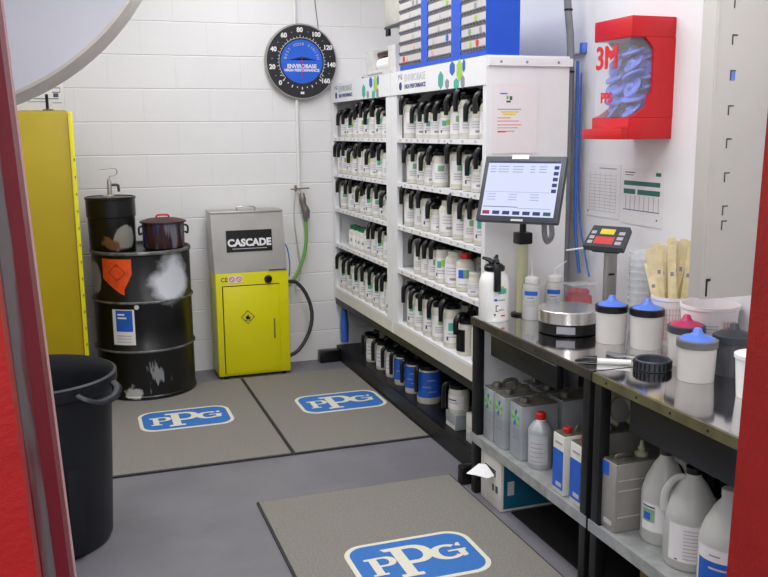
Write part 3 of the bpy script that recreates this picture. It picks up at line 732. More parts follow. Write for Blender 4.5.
# red lidded tub
t = thing('plastic_tub', 'clear plastic tub of red items behind the round scale', 'tub', (2.0, 3.215, BT))
b = MB(); b.box(-.06, .06, -.04, .04, 0, .13, CLEARB, .006); b.build('box', t)
b = MB()
for i in range(9): b.lathe([(.0001, 0), (.02, .004), (.022, .014), (.012, .024), (.0001, .026)], REDC, T((random.uniform(-.034, .034), random.uniform(-.015, .015), .05+random.uniform(0, .04))), 10)
b.box(-.052, .052, -.032, .032, .004, .085, REDC, .012); b.build('red_contents', t, label='red contents')
b = MB(); b.box(-.062, .062, -.042, .042, .128, .134, CLEAR, .002); b.build('lid', t)

# spray-gun cups with strainer lids
def cup(x, y, r, h, lidm, ring, label, body=CUPM, group='mixing cups with strainer lids on the bench', liquid=True):
    t = thing('mixing_cup', label, 'cup', (x, y, BT), 0, group)
    b = MB(); b.solid([(r*.86, 0), (r*.88, .004), (r*.94, h)], body, None, 30); b.build('cup_body', t)
    b = MB(); b.solid([(r*.97, h-.002), (r, h), (r, h+.020), (r*.93, h+.023)], ring, None, 32); b.build('collar', t)
    b = MB(); z = h+.021; b.solid([(r*.90, z), (r*.70, z+.009), (r*.36, z+.015), (r*.25, z+.022), (r*.19, z+.033), (r*.13, z+.036)], lidm, None, 28); b.build('strainer_lid', t)
    return t
cup(1.842, 2.732, .061, .118, BLUEL, BLK, 'frosted cup with blue lid closest to the round scale')
cup(1.910, 2.612, .062, .122, BLUEL, BLK, 'frosted cup with blue lid in front of the tub of stir sticks')
cup(1.806, 2.208, .064, .108, BLUEL, mat('grey collar plastic', (120, 118, 120), .3, trans=.2), 'frosted cup with blue lid and grey collar in front of the pink-lidded cup')
cup(1.893, 2.372, .062, .112, PINK, DARKG, 'cup with magenta strainer lid between the blue-lidded cup and white tub')
cup(1.956, 2.220, .064, .108, DARKG, DARKG, 'dark grey cup with black lid beside the red door frame', DKCUP)
b = MB(); b.solid([(.050, 0), (.058, .115), (.062, .118), (.062, .128), (.058, .13)], JUG2, None, 28); b.build('plastic_cup', loc=(1.845, 1.995, BT), label='white rimmed cup half hidden by the red door frame', cat='cup')
# dark ring collar and pen tool
b = MB(); b.lathe([(.055, 0), (.059, .002), (.059, .031), (.056, .034), (.050, .031), (.050, .002), (.055, 0)], DARKG, None, 36)
for i in range(24):
    a = 2*PI*i/24; b.box(-.003, .003, -.003, .003, .004, .028, BLK, 0, T((.0595*math.cos(a), .0595*math.sin(a), 0)) @ RZ(a))
b.build('cup_collar', loc=(1.758, 2.362, BT), label='loose black ring collar lying on the bench', cat='collar')
t = thing('marker_brush', 'white handled brush with black tip lying on the bench beside the ring', 'brush', (1.668, 2.452, BT))
b = MB(); b.tube([(-.045, .030, .010), (0, 0, .010), (.048, -.032, .010)], .0085, JUG2, 10); b.build('handle', t)
b = MB(); b.tube([(-.045, .030, .0135), (-.078, .050, .0125), (-.108, .066, .006)], [.013, .012, .004], BLK, 10); b.build('tip', t)
t = thing('small_wrench', 'small chrome fitting lying between the brush and the cups', 'tool', (1.745, 2.515, BT))
b = MB(); b.tube([(-.03, .05, .007), (0, 0, .008), (.03, -.03, .009)], [.008, .005, .006], STEEL, 8); b.tube([(.0, .0, .010), (.025, .02, .011)], .007, STEEL, 8); b.build('shaft', t)

# paper tubs
def tub(x, y, r, h, label, marks):
    t = thing('paper_tub', label, 'tub', (x, y, BT))
    b = MB(); b.lathe([(.0001, .002), (r*.80, .002), (r*.80, 0), (r*.97, h-.014), (r, h-.012), (r, h), (r*.96, h), (r*.93, h-.014), (r*.77, .006), (.0001, .006)], PAPERP, None, 40); b.build('wall', t, recalc=False)
    b = MB()
    a0 = R(225)
    if marks == 'grid':
        for i in range(18): b.arcpatch(r*.84+.004, a0-1.3+i*.15, a0-1.26+i*.15, h*.12, h*.80, PGRID, None, 2, r*.93+.003)
        for i in range(7): b.arcpatch(r*(.835+.016*i)+.0042, a0-1.3, a0+1.3, h*(.15+.1*i), h*(.16+.1*i), PGRID, None, 20)
    else:
        for i in range(8): b.arcpatch(r*(.86+.012*i)+.004, a0-.95, a0-.55, h*(.30+.06*i), h*(.325+.06*i), BLUEI if i > 5 else LGREY, None, 5)
        for i in range(7): b.arcpatch(r*(.86+.012*i)+.004, a0-.1, a0+.4, h*(.30+.06*i), h*(.32+.06*i), LGREY, None, 5)
        for i in range(5): b.arcpatch(r*.87+.004, a0+.6+i*.12, a0+.66+i*.12, h*.3, h*.75, PGRID, None, 2, r*.95+.003)
    b.build('print', t, recalc=False)
tub(2.035, 2.640, .074, .178, 'white paper tub holding wooden stir sticks', 'grid')
tub(2.037, 2.436, .099, .184, 'wide white paper tub with printed panels beside the stir stick tub', 'panel')
# stir sticks
random.seed(21)
spots = [(-.05, -.03, -.22, -.12, .31, 0), (-.03, .03, -.16, .05, .36, 0), (-.015, -.045, -.04, -.06, .37, 0), (.005, .04, .02, .08, .385, 0), (-.005, -.015, -.14, -.10, .345, 1), (.02, -.045, -.10, -.08, .33, 0),
         (.022, .01, .06, .0, .39, 0), (.04, -.03, .08, -.05, .36, 0), (-.035, .005, -.10, .0, .38, 0), (.045, .02, .10, .04, .385, 0), (.005, .015, -.02, .0, .395, 0), (.035, -.005, .02, -.04, .38, 1), (-.02, .05, -.04, .12, .37, 0), (.025, .047, .04, .10, .38, 0)]
NAMES = ['leaning furthest towards the scale', 'behind the leaning ones beside the scale side', 'in the front middle', 'at the back of the tub', 'darker wood, tilted in the middle', 'at the front beside the grey cabinet',
         'standing tallest near the middle', 'front stick beside the grey cabinet side', 'in the second layer by the cups', 'at the cabinet side of the bunch', 'upright in the very centre', 'darker, upright towards the cabinet', 'at the far back wall side', 'far back beside the cabinet']
for (dx, dy, tx, ty, L, k), nm in zip(spots, NAMES):
    b = MB(); rr = rrect(.029, L*.93, .006, 4)
    b.prism(rr, -.0012, .0012, WOOD2 if k else WOOD, RX(PI/2))
    b.box(-.006, .006, -.0014, -.0011, L*.16, L*.20, GREYI)
    bx = .045*0
    Mt = Matrix.Rotation(ty*.7, 4, 'X') @ Matrix.Rotation(tx*1.15, 4, 'Y')
    b.v = [tuple(v) for v in [Mt @ Vector((v[0], v[1], v[2]+L/2)) for v in b.v]]
    b.build('stir_stick', loc=(2.035+dx*.62, 2.640+dy*.62, BT+.008), rot=(0, 0, -.55+random.uniform(-.15, .15)), label='wooden stir stick in the paper tub, '+nm, cat='stir stick', group='stir sticks in the paper tub')
# stack of clear cups
for i in range(9):
    b = MB(); h = .10; b.lathe([(.0001, 0), (.036, 0), (.046, h), (.050, h+.001), (.050, h+.004), (.046, h+.004), (.0355, .003), (.0001, .003)], CLEAR, None, 24)
    pos = 'topmost' if i == 8 else 'lowest' if i == 0 else ORD[i]+' from the bottom'
    b.build('clear_cup', loc=(2.058, 2.865, BT+i*.026), label='clear plastic cup in the stack behind the stir sticks, '+pos, cat='cup', group='stack of clear cups', recalc=False)

# ------------------------------------------------------------------ items on the lower shelf
LS = .2685
def fcan(x, y, w, d, h, label, logo=True, M_=TINM):
    t = thing('solvent_can', label, 'can', (x, y, LS), 0, 'rectangular solvent cans on the lower bench shelf')
    b = MB(); b.box(0, d, -w/2, w/2, 0, h, M_, .006); b.build('body', t)
    b = MB(); b.box(.004, d-.004, -w/2+.004, w/2-.004, h, h+.004, TIND)
    b.solid([(.020, h+.003), (.020, h+.018), (.018, h+.022)], TIND, T((d*.25, 0, 0)), 18); b.build('top', t, label='worn metal top with cap')
    b = MB(); b.tube([(d*.42, 0, h+.004), (d*.45, 0, h+.022), (d*.62, 0, h+.028), (d*.78, 0, h+.022), (d*.82, 0, h+.004)], .005, TIND, 8, flat=1.8); b.build('handle', t)
    if logo:
        b = MB(); M2 = FACE_NX(-.0004, 0, h-.055)
        for i in range(10):
            a = R(36*i); m = (TEALI, LIME, BLUEI, GREEN, LIME)[i % 5]
            b.prism([(.008*math.cos(a), .008*math.sin(a)), (.030*math.cos(a-.25), .032*math.sin(a-.25)), (.034*math.cos(a+.1), .036*math.sin(a+.1)), (.022*math.cos(a+.45), .024*math.sin(a+.45))], 0, .0008, m, M2)
        for i, z in enumerate((.105, .118, .130, .142)): b.box(-.0012, -.0004, -.030, .018+.004*(i % 2), h-z, h-z+.004, GREYI)
        b.build('logo_label', t, recalc=False, label='green and blue leaf ring on the can')
fcan(1.582, 3.222, .088, .165, .222, 'silver solvent can with green leaf ring beside the bench leg')
fcan(1.582, 3.120, .092, .165, .222, 'silver solvent can with green leaf ring in the middle of the three')
fcan(1.590, 2.990, .100, .165, .222, 'silver solvent can with green leaf ring beside the round red-capped can')
fcan(1.765, 3.225, .092, .165, .222, 'silver solvent can behind the leaf ring can by the bench leg', False)
fcan(1.765, 3.115, .100, .165, .222, 'silver solvent can behind the middle leaf ring can', False)
fcan(1.772, 2.990, .100, .165, .225, 'silver solvent can behind the leaf ring can closest to the door', False)
b = MB(); b.box(0, .10, -.04, .04, 0, .235, CARDW, .003); b.build('white_carton', loc=(1.95, 2.93, LS), label='white carton at the back of the lower bench shelf', cat='carton')
t = thing('round_can', 'round silver can with red cap on the lower bench shelf', 'can', (1.640, 2.878, LS))
b = MB(); b.solid([(.046, 0), (.048, .003), (.048, .150), (.045, .156), (.030, .178), (.018, .186), (.018, .192)], TINM, None, 28)
b.build('body', t)
b = MB(); a = R(225); b.arcpatch(.0487, a-.9, a+.9, .02, .135, LGREY); 
for i in range(5): b.arcpatch(.0492, a-.6, a+.5, .03+.018*i, .033+.018*i, GREYI, None, 6)
b.build('label_sheet', t, recalc=False)
b = MB(); b.solid([(.019, .190), (.020, .192), (.020, .213), (.016, .218)], REDC, None, 18); b.lathe([(.019, .182), (.019, .190)], JUG2, None, 18); b.build('screw_cap', t, label='red screw cap')
for x, y, lab in ((1.568, 2.622, 'white and blue rectangular can beside the round red-capped can'), (1.572, 2.512, 'white and blue rectangular can beside the middle bench legs')):
    t = thing('blue_label_can', lab, 'can', (x, y, LS), 0, 'white and blue cans on the lower bench shelf')
    b = MB(); b.box(0, .11, -.038, .038, 0, .222, CARDW, .004); b.build('body', t)
    b = MB(); b.box(-.0015, 0, -.034, .034, .02, .165, BLUEI); b.box(-.0022, -.0015, -.028, .010, .03, .045, LGREY); b.box(-.0015, 0, -.026, .02, .19, .195, GREYI); b.build('label_sheet', t, label='blue front label')
    b = MB(); b.box(.003, .107, -.034, .034, .222, .226, TIND); b.tube([(.065, 0, .226), (.075, 0, .242), (.095, 0, .242), (.10, 0, .226)], .004, TIND, 8); b.build('top', t)
    b = MB(); b.solid([(.015, .226), (.016, .241), (.013, .244)], REDC, T((.035, 0, 0)), 16); b.build('screw_cap', t, label='red screw cap')

# second bench
t = thing('solvent_can', 'large grey rectangular can with blue tag under the second bench', 'can', (1.572, 2.272, LS))
b = MB(); b.box(0, .225, -.0, .092, 0, .232, TING, .004)
for z in (.05, .14, .175): b.box(.01, .215, -.0015, .0, z, z+.004, LGREY)
b.box(-.0012, 0, .015, .06, .02, .035, LGREY)
b.build('body', t)
b = MB(); b.box(.004, .221, .004, .088, .232, .236, TIND); b.tube([(.03, .046, .236), (.035, .046, .244), (.085, .046, .246), (.09, .046, .236)], .004, TIND, 8, flat=2); b.build('top', t, label='worn metal top with handle')
b = MB(); b.solid([(.022, .236), (.022, .245), (.010, .252), (.012, .262), (.007, .268), (.006, .285)], CREAMN, T((.125, .045, 0)), 16); b.build('nozzle', t, label='cream plastic nozzle')
b = MB(); b.box(-.0025, 0, .040, .080, .185, .228, BLUEI); b.build('tag', t, label='blue tag')
t = thing('solvent_can', 'grey rectangular can with a cream hose coil on top, behind the white and blue cans', 'can', (1.745, 2.625, LS))
b = MB(); b.box(0, .22, -.02, .08, 0, .20, TING, .004); b.build('body', t)
b = MB(); b.box(.004, .216, -.016, .076, .20, .204, TIND); b.build('top', t)
b = MB(); pts = [(.10+.05*math.cos(R(a)), .03+.02*math.sin(R(a)), .268+.052*math.sin(R(a))) for a in range(-60, 250, 20)]
b.tube(pts, .010, CREAMN, 10); b.solid([(.028, 0), (.030, .01), (.018, .03)], CREAMN, T((.03, .03, .204)), 16); b.build('hose_coil', t, label='cream hose coil with fitting')

def gallon(x, y, r, capm, label, lab, rz=0, open_=False):
    t = thing('plastic_jug', label, 'jug', (x, y, LS), rz, 'translucent gallon jugs under the bench')
    b = MB(); b.solid([(r*.93, 0), (r, .010), (r, .150), (r*.97, .168), (r*.82, .205), (r*.52, .250), (r*.30, .272), (r*.27, .285)], JUGT, None, 34); b.build('body', t)
    b = MB(); b.tube([(-r*.30, -.0, .268), (-r*.62, 0, .262), (-r*.90, 0, .235), (-r*1.02, 0, .195), (-r*.98, 0, .160)], [.010, .011, .012, .013, .014], JUGT, 10); b.build('handle', t)
    if capm:
        b = MB(); b.solid([(r*.30, .283), (r*.31, .286), (r*.31, .302), (r*.27, .305)], capm, None, 20); b.build('screw_cap', t)
    b = MB(); a = R(222)-rz
    if lab == 'green':
        b.arcpatch(r+.001, a-.9, a+1.1, .045, .135, PAPER); b.arcpatch(r+.0016, a-.85, a-.2, .075, .118, GREEN); b.arcpatch(r+.0022, a-.75, a-.4, .082, .105, BLUEI); b.arcpatch(r+.0016, a-.85, a-.2, .122, .127, NAVY)
        b.arcpatch(r+.0016, a+.2, a+.8, .05, .08, LGREY)
    elif lab == 'white':
        b.arcpatch(r+.001, a-.7, a+1.1, .03, .145, PAPER)
        for i in range(9): b.arcpatch(r+.0016, a-.1, a+.9-.1*(i % 3), .04+.011*i, .043+.011*i, LGREY, None, 6)
        b.arcpatch(r+.0016, a-.4, a-.3, .034, .038, BLK, None, 3)
    else:
        b.arcpatch(r+.001, a-1.1, a+1.2, .03, .150, PAPER); b.arcpatch(r+.0016, a-1.0, a+.9, .035, .112, BLUEI)
        b.arcpatch(r+.0022, a-.5, a+.2, .09, .096, LGREY); b.arcpatch(r+.0016, a-.5, a-.1, .128, .132, GREYI)
    b.build('label_sheet', t, recalc=False)
gallon(1.702, 2.194, .072, mat('dark cap', (60, 60, 62), .4), 'translucent gallon jug with green label beside the grey can', 'green', 2.6)
gallon(1.680, 2.036, .079, BLK, 'translucent gallon jug with white label and black cap', 'white', -.61)
gallon(1.664, 1.862, .078, JUGT, 'translucent gallon jug with blue label beside the red door frame', 'blue', 2.6)

# carton with tissue on the floor, cardboard box
b = MB(); b.box(1.612, 2.07, 1.26, 3.055, .0005, .006, BLKR); b.build('floor_shade_sheet', label='added black sheet for the shade and dark floor under the two steel benches', cat='shade sheet')  # black sheet added to paint shade onto the dark floor under the benches
t = thing('wipes_box', 'white and teal carton with a wipe pulled out, on the floor under the bench', 'box', (1.572, 3.17, .0))
b = MB(); b.box(0, .245, -.098, .092, .001, .215, CARDW, .003)
b.box(-.001, 0, -.07, -.05, .07, .10, DGREYI); b.box(-.001, 0, -.035, -.02, .07, .10, DGREYI); b.box(-.001, 0, -.05, .05, .135, .165, DGREYI); b.build('carton', t)
b = MB(); b.box(.012, .236, -.0995, -.098, .012, .20, TEALB); b.box(.03, .06, -.1002, -.0995, .07, .13, LGREY); b.build('print', t, label='teal side print')
b = MB(); b.add([(0, -.04, .14), (0, .045, .155), (-.03, .05, .165), (-.035, -.045, .135), (-.07, .02, .162), (-.075, -.02, .145), (-.11, .005, .148), (-.05, 0, .172), (-.02, .0, .178)],
    [(0, 3, 8), (3, 7, 8), (3, 5, 7), (5, 6, 7), (6, 4, 7), (4, 2, 7), (2, 8, 7), (2, 1, 8), (1, 0, 8), (0, 1, 2, 4, 6, 5, 3)], TISS, True); b.build('wipe', t, label='white wipe sticking out')
b = MB(); b.box(0, .32, -.35, 0, .0065, .2, CARD, .003); b.build('cardboard_box', loc=(1.64, 2.22, 0), label='brown cardboard box on the floor under the second bench', cat='box')

# ------------------------------------------------------------------ right wall items
t = thing('lid_dispenser', 'red wall dispenser full of blue paint strainers', 'dispenser', (1.95, 2.9, 1.53)); o = (1.95, 2.9, 1.53)
X1 = WX-.001; X0 = 1.945; Y0, Y1 = 2.825, 3.07
b = MB(); b.box(X0+.10, X1, Y0, Y0+.012, 1.60, 1.89, RED); b.box(X1-.012, X1-.001, Y0+.013, Y1-.013, 1.601, 1.889, RED); b.box(X0+.10, X1, Y1-.012, Y1, 1.60, 1.89, RED)
b.box(X0, X1, Y0, Y1, 1.89, 1.965, RED, .004)
b.box(X0, X1, Y0, Y1, 1.52, 1.60, RED, .003); b.box(X0-.03, X0, Y0+.0, Y1+.02, 1.52, 1.56, RED, .003)
# stepped edge of the side panel
for ya in (Y0, Y1-.012):
    b.prism([(X0+.0, 1.60), (X0+.10, 1.60), (X0+.10, 1.69), (X0+.085, 1.69), (X0+.075, 1.64), (X0+.03, 1.612)], 0, .012, RED, T((0, ya+.012, 0)) @ RX(PI/2))
    b.prism([(X0+.06, 1.89), (X0+.10, 1.89), (X0+.10, 1.85), (X0+.082, 1.87)], 0, .012, RED, T((0, ya+.012, 0)) @ RX(PI/2))
loc(b, o).build('housing', t)
b = MB(); b.box(X0+.004, X1-.014, Y0+.014, Y1-.014, 1.602, 1.889, CLEARB)
M3 = FACE_NX(X0+.0025, (Y0+Y1)/2, 1.822); [b.text('3M', .118, REDI, M3 @ T((-.035+dx_, dy_, .0002*k_))) for k_, (dx_, dy_) in enumerate(((0, 0), (.004, 0), (-.004, 0), (0, .003), (0, -.003)))]
b.text('PPS', .052, REDI, FACE_NX(X0+.0025, (Y0+Y1)/2+.03, 1.675), bold=.002); loc(b, o).build('window', t, recalc=False, label='clear window with red lettering')
random.seed(9)
lid0 = None; n = 0; o2 = None
for zi in range(6):
    for yi in range(2):
        for xi in range(2):
            z = 1.605+zi*.043; y = Y0+.068+yi*.112+random.uniform(-.004, .004); x = X0+.062+xi*.066
            if lid0 is None:
                b = MB(); b.lathe([(.0001, .022), (.010, .022), (.014, .006), (.040, .004), (.044, 0), (.046, .004), (.043, .010), (.020, .012), (.012, .026), (.0001, .026)], BLUEL2, None, 26)
                lid0 = b.build('paint_strainer', recalc=False); c = lid0
            else: c = lid0.copy(); col.objects.link(c)
            tilt = random.uniform(.2, 1.3)
            c.location = (x, y, z+.02); c.rotation_euler = (random.uniform(-.5, .5), -tilt, random.uniform(-.4, .4)); c.scale = (.95, .95, .95)
            lv = ['lowest', 'second', 'third', 'fourth', 'fifth', 'topmost'][zi]
            tag(c, 'blue strainer in the red dispenser, '+lv+' layer, '+('door' if yi == 0 else 'shelving')+' side, '+('front' if xi == 0 else 'back'), 'strainer', 'blue strainers in the red dispenser')
            n += 1
def pnx(b, y0, y1, z0, z1, m, x=WX-.0032): b.add([(x, y1, z0), (x, y0, z0), (x, y0, z1), (x, y1, z1)], [(0, 1, 2, 3)], m)
t = thing('table_sheet', 'white paper table sheet on the wall above the scale display', 'paper', (WX, 3.265, 1.3)); o = (WX, 3.265, 1.3)
b = MB(); b.box(WX-.0028, WX-.0005, 3.142, 3.398, 1.185, 1.412, PAPER); loc(b, o).build('sheet', t)
b = MB()
for i in range(12): pnx(b, 3.17, 3.375, 1.21+.014*i, 1.212+.014*i, LGREY)
for i in range(6): pnx(b, 3.17+.04*i, 3.172+.04*i, 1.21, 1.38, LGREY)
pnx(b, 3.17, 3.30, 1.392, 1.396, GREYI); pnx(b, 3.375, 3.385, 1.20, 1.21, GREYI); loc(b, o).build('print', t, recalc=False)
t = thing('chart_sheet', 'white chart with green header bars on the wall below the red dispenser', 'paper', (WX, 2.99, 1.3)); o = (WX, 2.99, 1.3)
b = MB(); b.box(WX-.0028, WX-.0005, 2.858, 3.128, 1.175, 1.402, PAPER); loc(b, o).build('sheet', t)
b = MB(); TG = mat('dark teal print', (55, 115, 105), .5)
pnx(b, 2.875, 3.115, 1.333, 1.351, TG); pnx(b, 3.035, 3.115, 1.298, 1.318, TG); pnx(b, 2.875, 3.020, 1.298, 1.318, TG); pnx(b, 3.04, 3.11, 1.383, 1.387, DGREYI); pnx(b, 3.05, 3.11, 1.373, 1.376, DGREYI); pnx(b, 2.872, 2.905, 1.375, 1.389, DGREEN)
for i in range(8): pnx(b, 2.88+.031*i, 2.883+.031*i, 1.235, 1.292, GREYI)
pnx(b, 2.875, 3.115, 1.232, 1.235, NAVY); pnx(b, 2.885, 2.893, 1.20, 1.208, DGREYI); loc(b, o).build('print', t, recalc=False)

# grey metal cabinet side by the door
t = thing('metal_cabinet', 'tall grey metal cabinet panel with hook slots beside the red door frame', 'cabinet', (1.94, 2.24, 1.035)); o = (1.94, 2.24, 1.035)
b = MB(); b.box(1.815, 2.13, 2.205, 2.277, 1.035, 2.40, GREYP, .003); loc(b, o).build('panel', t)
b = MB(); b.box(1.818, 1.821, 2.2035, 2.205, 1.04, 2.40, GREYP); b.box(1.8135, 1.815, 2.21, 2.214, 1.04, 2.40, GREYP); loc(b, o).build('flange', t)
for z, k in ((1.925, 1), (1.82, 1), (1.717, 2), (1.614, 1), (1.516, 1), (1.414, 1), (1.313, 1), (1.267, 1)):
    b = MB(); b.box(1.868, 1.872, 2.2035, 2.2049, z-.018, z+.012, DGREYI); b.box(1.872, 1.888, 2.2035, 2.2049, z+.008, z+.012, DGREYI)
    if k == 2: b.box(1.872, 1.886, 2.2035, 2.2049, z-.018, z+.008, BLUEL)
    loc(b, o).build('hook_slot', t, label='dark angle-shaped hook slot')
b = MB(); b.box(1.822, 1.827, 2.2015, 2.2049, 1.045, 1.10, BLK); b.box(1.827, 1.838, 2.2015, 2.2049, 1.092, 1.10, BLK); loc(b, o).build('hook_slot', t, label='black hook at the panel foot')
# conduit and blue hoses in the corner between shelving and wall
b = MB(); b.tube([(2.045, 3.46, 2.6), (2.045, 3.455, 2.20), (2.050, 3.445, 2.05), (2.060, 3.435, 1.9), (2.065, 3.44, 1.6), (2.065, 3.44, 1.2), (2.065, 3.44, .0)], .016, CONDG, 12)
for z in (2.06, 1.80): b.tube([(2.050 if z > 2 else 2.062, 3.445 if z > 2 else 3.437, z), (2.050 if z > 2 else 2.062, 3.445 if z > 2 else 3.437, z+.008)], .019, BLK, 12)
b.build('conduit', label='grey flexible conduit running down the corner beside the shelving', cat='conduit')
b = MB(); b.tube([(2.085, 3.415, 1.85), (2.09, 3.415, 1.5), (2.09, 3.41, 1.25), (2.09, 3.40, 1.1), (2.09, 3.36, .93)], .0075, HOSEB, 10); b.build('blue_hose', label='thick blue hose hanging along the grey conduit', cat='hose')
b = MB(); b.tube([(2.102, 3.41, 1.80), (2.108, 3.41, 1.25), (2.115, 3.37, 1.05), (2.11, 3.31, .92)], .004, HOSEB, 8); b.build('blue_tube', label='thin blue tube closest to the paper sheets', cat='tube')
b = MB(); b.box(WX-.025, WX-.0005, 3.43, 3.455, 1.885, 1.93, BLUEL, .003); b.box(WX-.02, WX-.0005, 3.455, 3.55, 1.885, 1.89, WHT); b.build('wall_clip', label='small blue clip on the wall beside the conduit', cat='clip')
b = MB(); b.tube([(2.02, 3.36, 1.035), (2.08, 3.33, 1.045), (2.12, 3.30, 1.05)], .004, WHT, 8); b.build('cable_tie', label='pale cable tie across the blue hoses', cat='cable tie')
b = MB(); b.lathe([(.0001, .003), (.004, .002), (.005, 0)], DGREYI, T((WX-.0005, 2.63, 1.74)) @ RY(-PI/2), 8); b.build('wall_screw', label='small dark screw in the wall beside the red dispenser', cat='screw')

# ------------------------------------------------------------------ back wall items
t = thing('wall_thermometer', 'large round black and blue dial thermometer on the back wall', 'thermometer', (1.438, BY-.001, 2.005))
b = MB(); FM = FACE_NY(0, 0, 0); b.solid([(.232, .0), (.240, .01), (.240, .040), (.233, .048)], STEELM, FM, 64); b.build('case', t, label='pale metal case rim')
b = MB(); b.lathe([(.0001, .0486), (.230, .0486), (.231, .046)], THFACE, FM, 64, False)
for i, s in enumerate(('0', '20', '40', '60', '80', '100', '120', '140', '160')):
    a = R(223-32.6*i); b.text(s, .040, PAPER, FM @ T((.198*math.cos(a), .198*math.sin(a), .0495)) , bold=.0015)
for i in range(33):
    a = R(223-8.15*i); b.box(.150, .160 if i % 4 else .168, -.0012, .0012, .0487, .0495, PAPER, 0, FM @ RZ(a))
for i in range(8):
    a = R(223-32.6*(i+.5)); b.text('xx'[:0] or '-', .03, LGREY, FM @ T((.195*math.cos(a), .195*math.sin(a), .0495)))
nn = 48
vs = []; fs = []
for i in range(nn+1):
    a = R(223-261*i/nn); vs += [(.149*math.cos(a), .149*math.sin(a), .0492), (.151*math.cos(a), .151*math.sin(a), .0492)]
b.add(vs, [(2*i, 2*i+1, 2*i+3, 2*i+2) for i in range(nn)], PAPER, False, FM)
for i in range(11):
    a = R(212+11.6*i); b.box(.160, .176 if i % 2 else .168, -.003, .003, .0487, .0495, PAPER, 0, FM @ RZ(a))
b.box(-.012, .012, -.205, -.19, .0487, .0495, PAPER, 0, FM)
b.build('dial', t, recalc=False, label='black dial with white numbers')
b = MB(); b.solid([(.138, .049), (.138, .0515)], THBLUE, FM, 48)
b.text('ENVIROBASE', .034, PAPER, FM @ T((0, -.030, .0525)), bold=.001); b.text('HIGH PERFORMANCE', .024, PAPER, FM @ T((0, -.055, .0525)), bold=.0008)
for i, ch in enumerate('BEST YOUR FINISH'):
    a = R(168-156*i/15); b.text(ch, .026, LGREY, FM @ T((.110*math.cos(a), .110*math.sin(a), .0525)) @ RZ(a-PI/2))
b.add([(-.09, .01, .0522), (0, .035, .0522), (.1, .01, .0522), (0, .022, .0522)], [(0, 1, 2), (0, 2, 3)], NAVY, False, FM)
b.build('centre_disc', t, recalc=False, label='blue centre disc with white lettering')
b = MB(); b.box(-.0015, .0015, -.10, .03, .053, .055, RED, 0, FM); b.lathe([(.0001, .057), (.006, .057), (.007, .0525)], REDI, FM, 12); b.build('needle', t)
b = MB(); b.tube([(1.53, BY-.004, 2.9), (1.535, BY-.004, 2.5), (1.565, BY-.004, 2.22)], .0022, DGREYI, 6); b.build('wire', label='thin dark wire hanging down to the thermometer', cat='wire')
# air line
t = thing('air_line', 'white air pipe with valve, regulator and green hose on the back wall', 'pipe', (1.41, BY-.02, 1.1)); o = (1.41, BY-.02, 1.1)
b = MB(); b.tube([(1.405, BY-.022, 2.9), (1.405, BY-.022, 1.16)], .011, WPIPE, 12); loc(b, o).build('pipe', t)
b = MB(); b.tube([(1.345, BY-.04, 1.185), (1.47, BY-.04, 1.19)], .005, VALVE, 8); b.tube([(1.378, BY-.04, 1.21), (1.378, BY-.04, 1.17)], .008, VALVE, 8); loc(b, o).build('tap_handle', t)
b = MB(); b.tube([(1.42, BY-.045, 1.16), (1.42, BY-.05, 1.12), (1.425, BY-.05, 1.08), (1.44, BY-.05, 1.04), (1.437, BY-.05, .97)], [.014, .024, .020, .028, .012], VALVE, 12); b.tube([(1.43, BY-.05, 1.08), (1.465, BY-.05, 1.04), (1.46, BY-.05, .99)], .005, VALVE, 8); loc(b, o).build('regulator', t, label='grey brown regulator valve')
b = MB(); b.tube([(1.437, BY-.05, .97), (1.44, BY-.05, .86), (1.42, BY-.05, .74), (1.37, BY-.05, .62), (1.31, BY-.06, .55), (1.258, BY-.08, .54)], .0115, HOSEG, 10); loc(b, o).build('green_hose', t, label='green air hose')
b = MB(); b.tube([(1.375, BY-.04, 1.17), (1.365, BY-.03, 1.0), (1.385, BY-.03, .8), (1.40, BY-.03, .62), (1.36, BY-.03, .52), (1.40, BY-.03, .50)], .004, BEIGE, 8); loc(b, o).build('thin_tube', t, label='thin pale tube')

# solvent recycler / gun washer
t = thing('gun_washer', 'yellow and stainless solvent gun washer cabinet against the back wall', 'machine', (1.02, 5.6, 0)); o = (1.02, 5.6, 0)
yf = 5.475; yb = 5.70
b = MB(); b.box(.790, 1.256, yf, yb, .02, .688, YEL2, .004); loc(b, o).build('body', t)
b = MB(); vs = [(.788, yf, .688), (1.25, yf, .688), (1.25, yb, .688), (.788, yb, .688), (.780, yf+.035, 1.065), (1.235, yf+.035, 1.065), (1.235, yb, 1.065), (.780, yb, 1.065)]
b.add(vs, [(0, 1, 5, 4), (1, 2, 6, 5), (2, 3, 7, 6), (3, 0, 4, 7), (4, 5, 6, 7)], STEELM); b.box(.776, 1.239, yf+.03, yb, 1.058, 1.072, STEELM, .003); loc(b, o).build('hood', t, label='stainless hood')
b = MB(); b.tube([(.955, yf+.06, 1.07), (.955, yf+.06, 1.095), (1.06, yf+.06, 1.095), (1.06, yf+.06, 1.07)], .005, STEEL, 8); loc(b, o).build('lid_handle', t)
SM = T((1.015, yf+.0165, .885)) @ RX(PI/2-.093)
b = MB(); b.box(-.145, .145, -.068, .068, .001, .004, BLK, 0, SM); b.text('CASCADE', .062, PAPER, SM @ T((0, -.012, .0048)), bold=.003)
b.box(-.11, .11, -.050, -.046, .004, .0048, LGREY, 0, SM)
loc(b, o).build('name_plate', t, recalc=False, label='black name plate with white lettering')
b = MB(); b.box(.835, 1.19, yf-.008, yf-.0005, .035, .60, YEL2, .002); dr = loc(b, o).build('door', t)
b = MB(); b.box(.829, .8335, yf-.0035, yf-.0005, .035, .604, BLK); b.box(.829, 1.195, yf-.0035, yf-.0005, .602, .606, BLK); loc(b, o).build('door_seam', t)
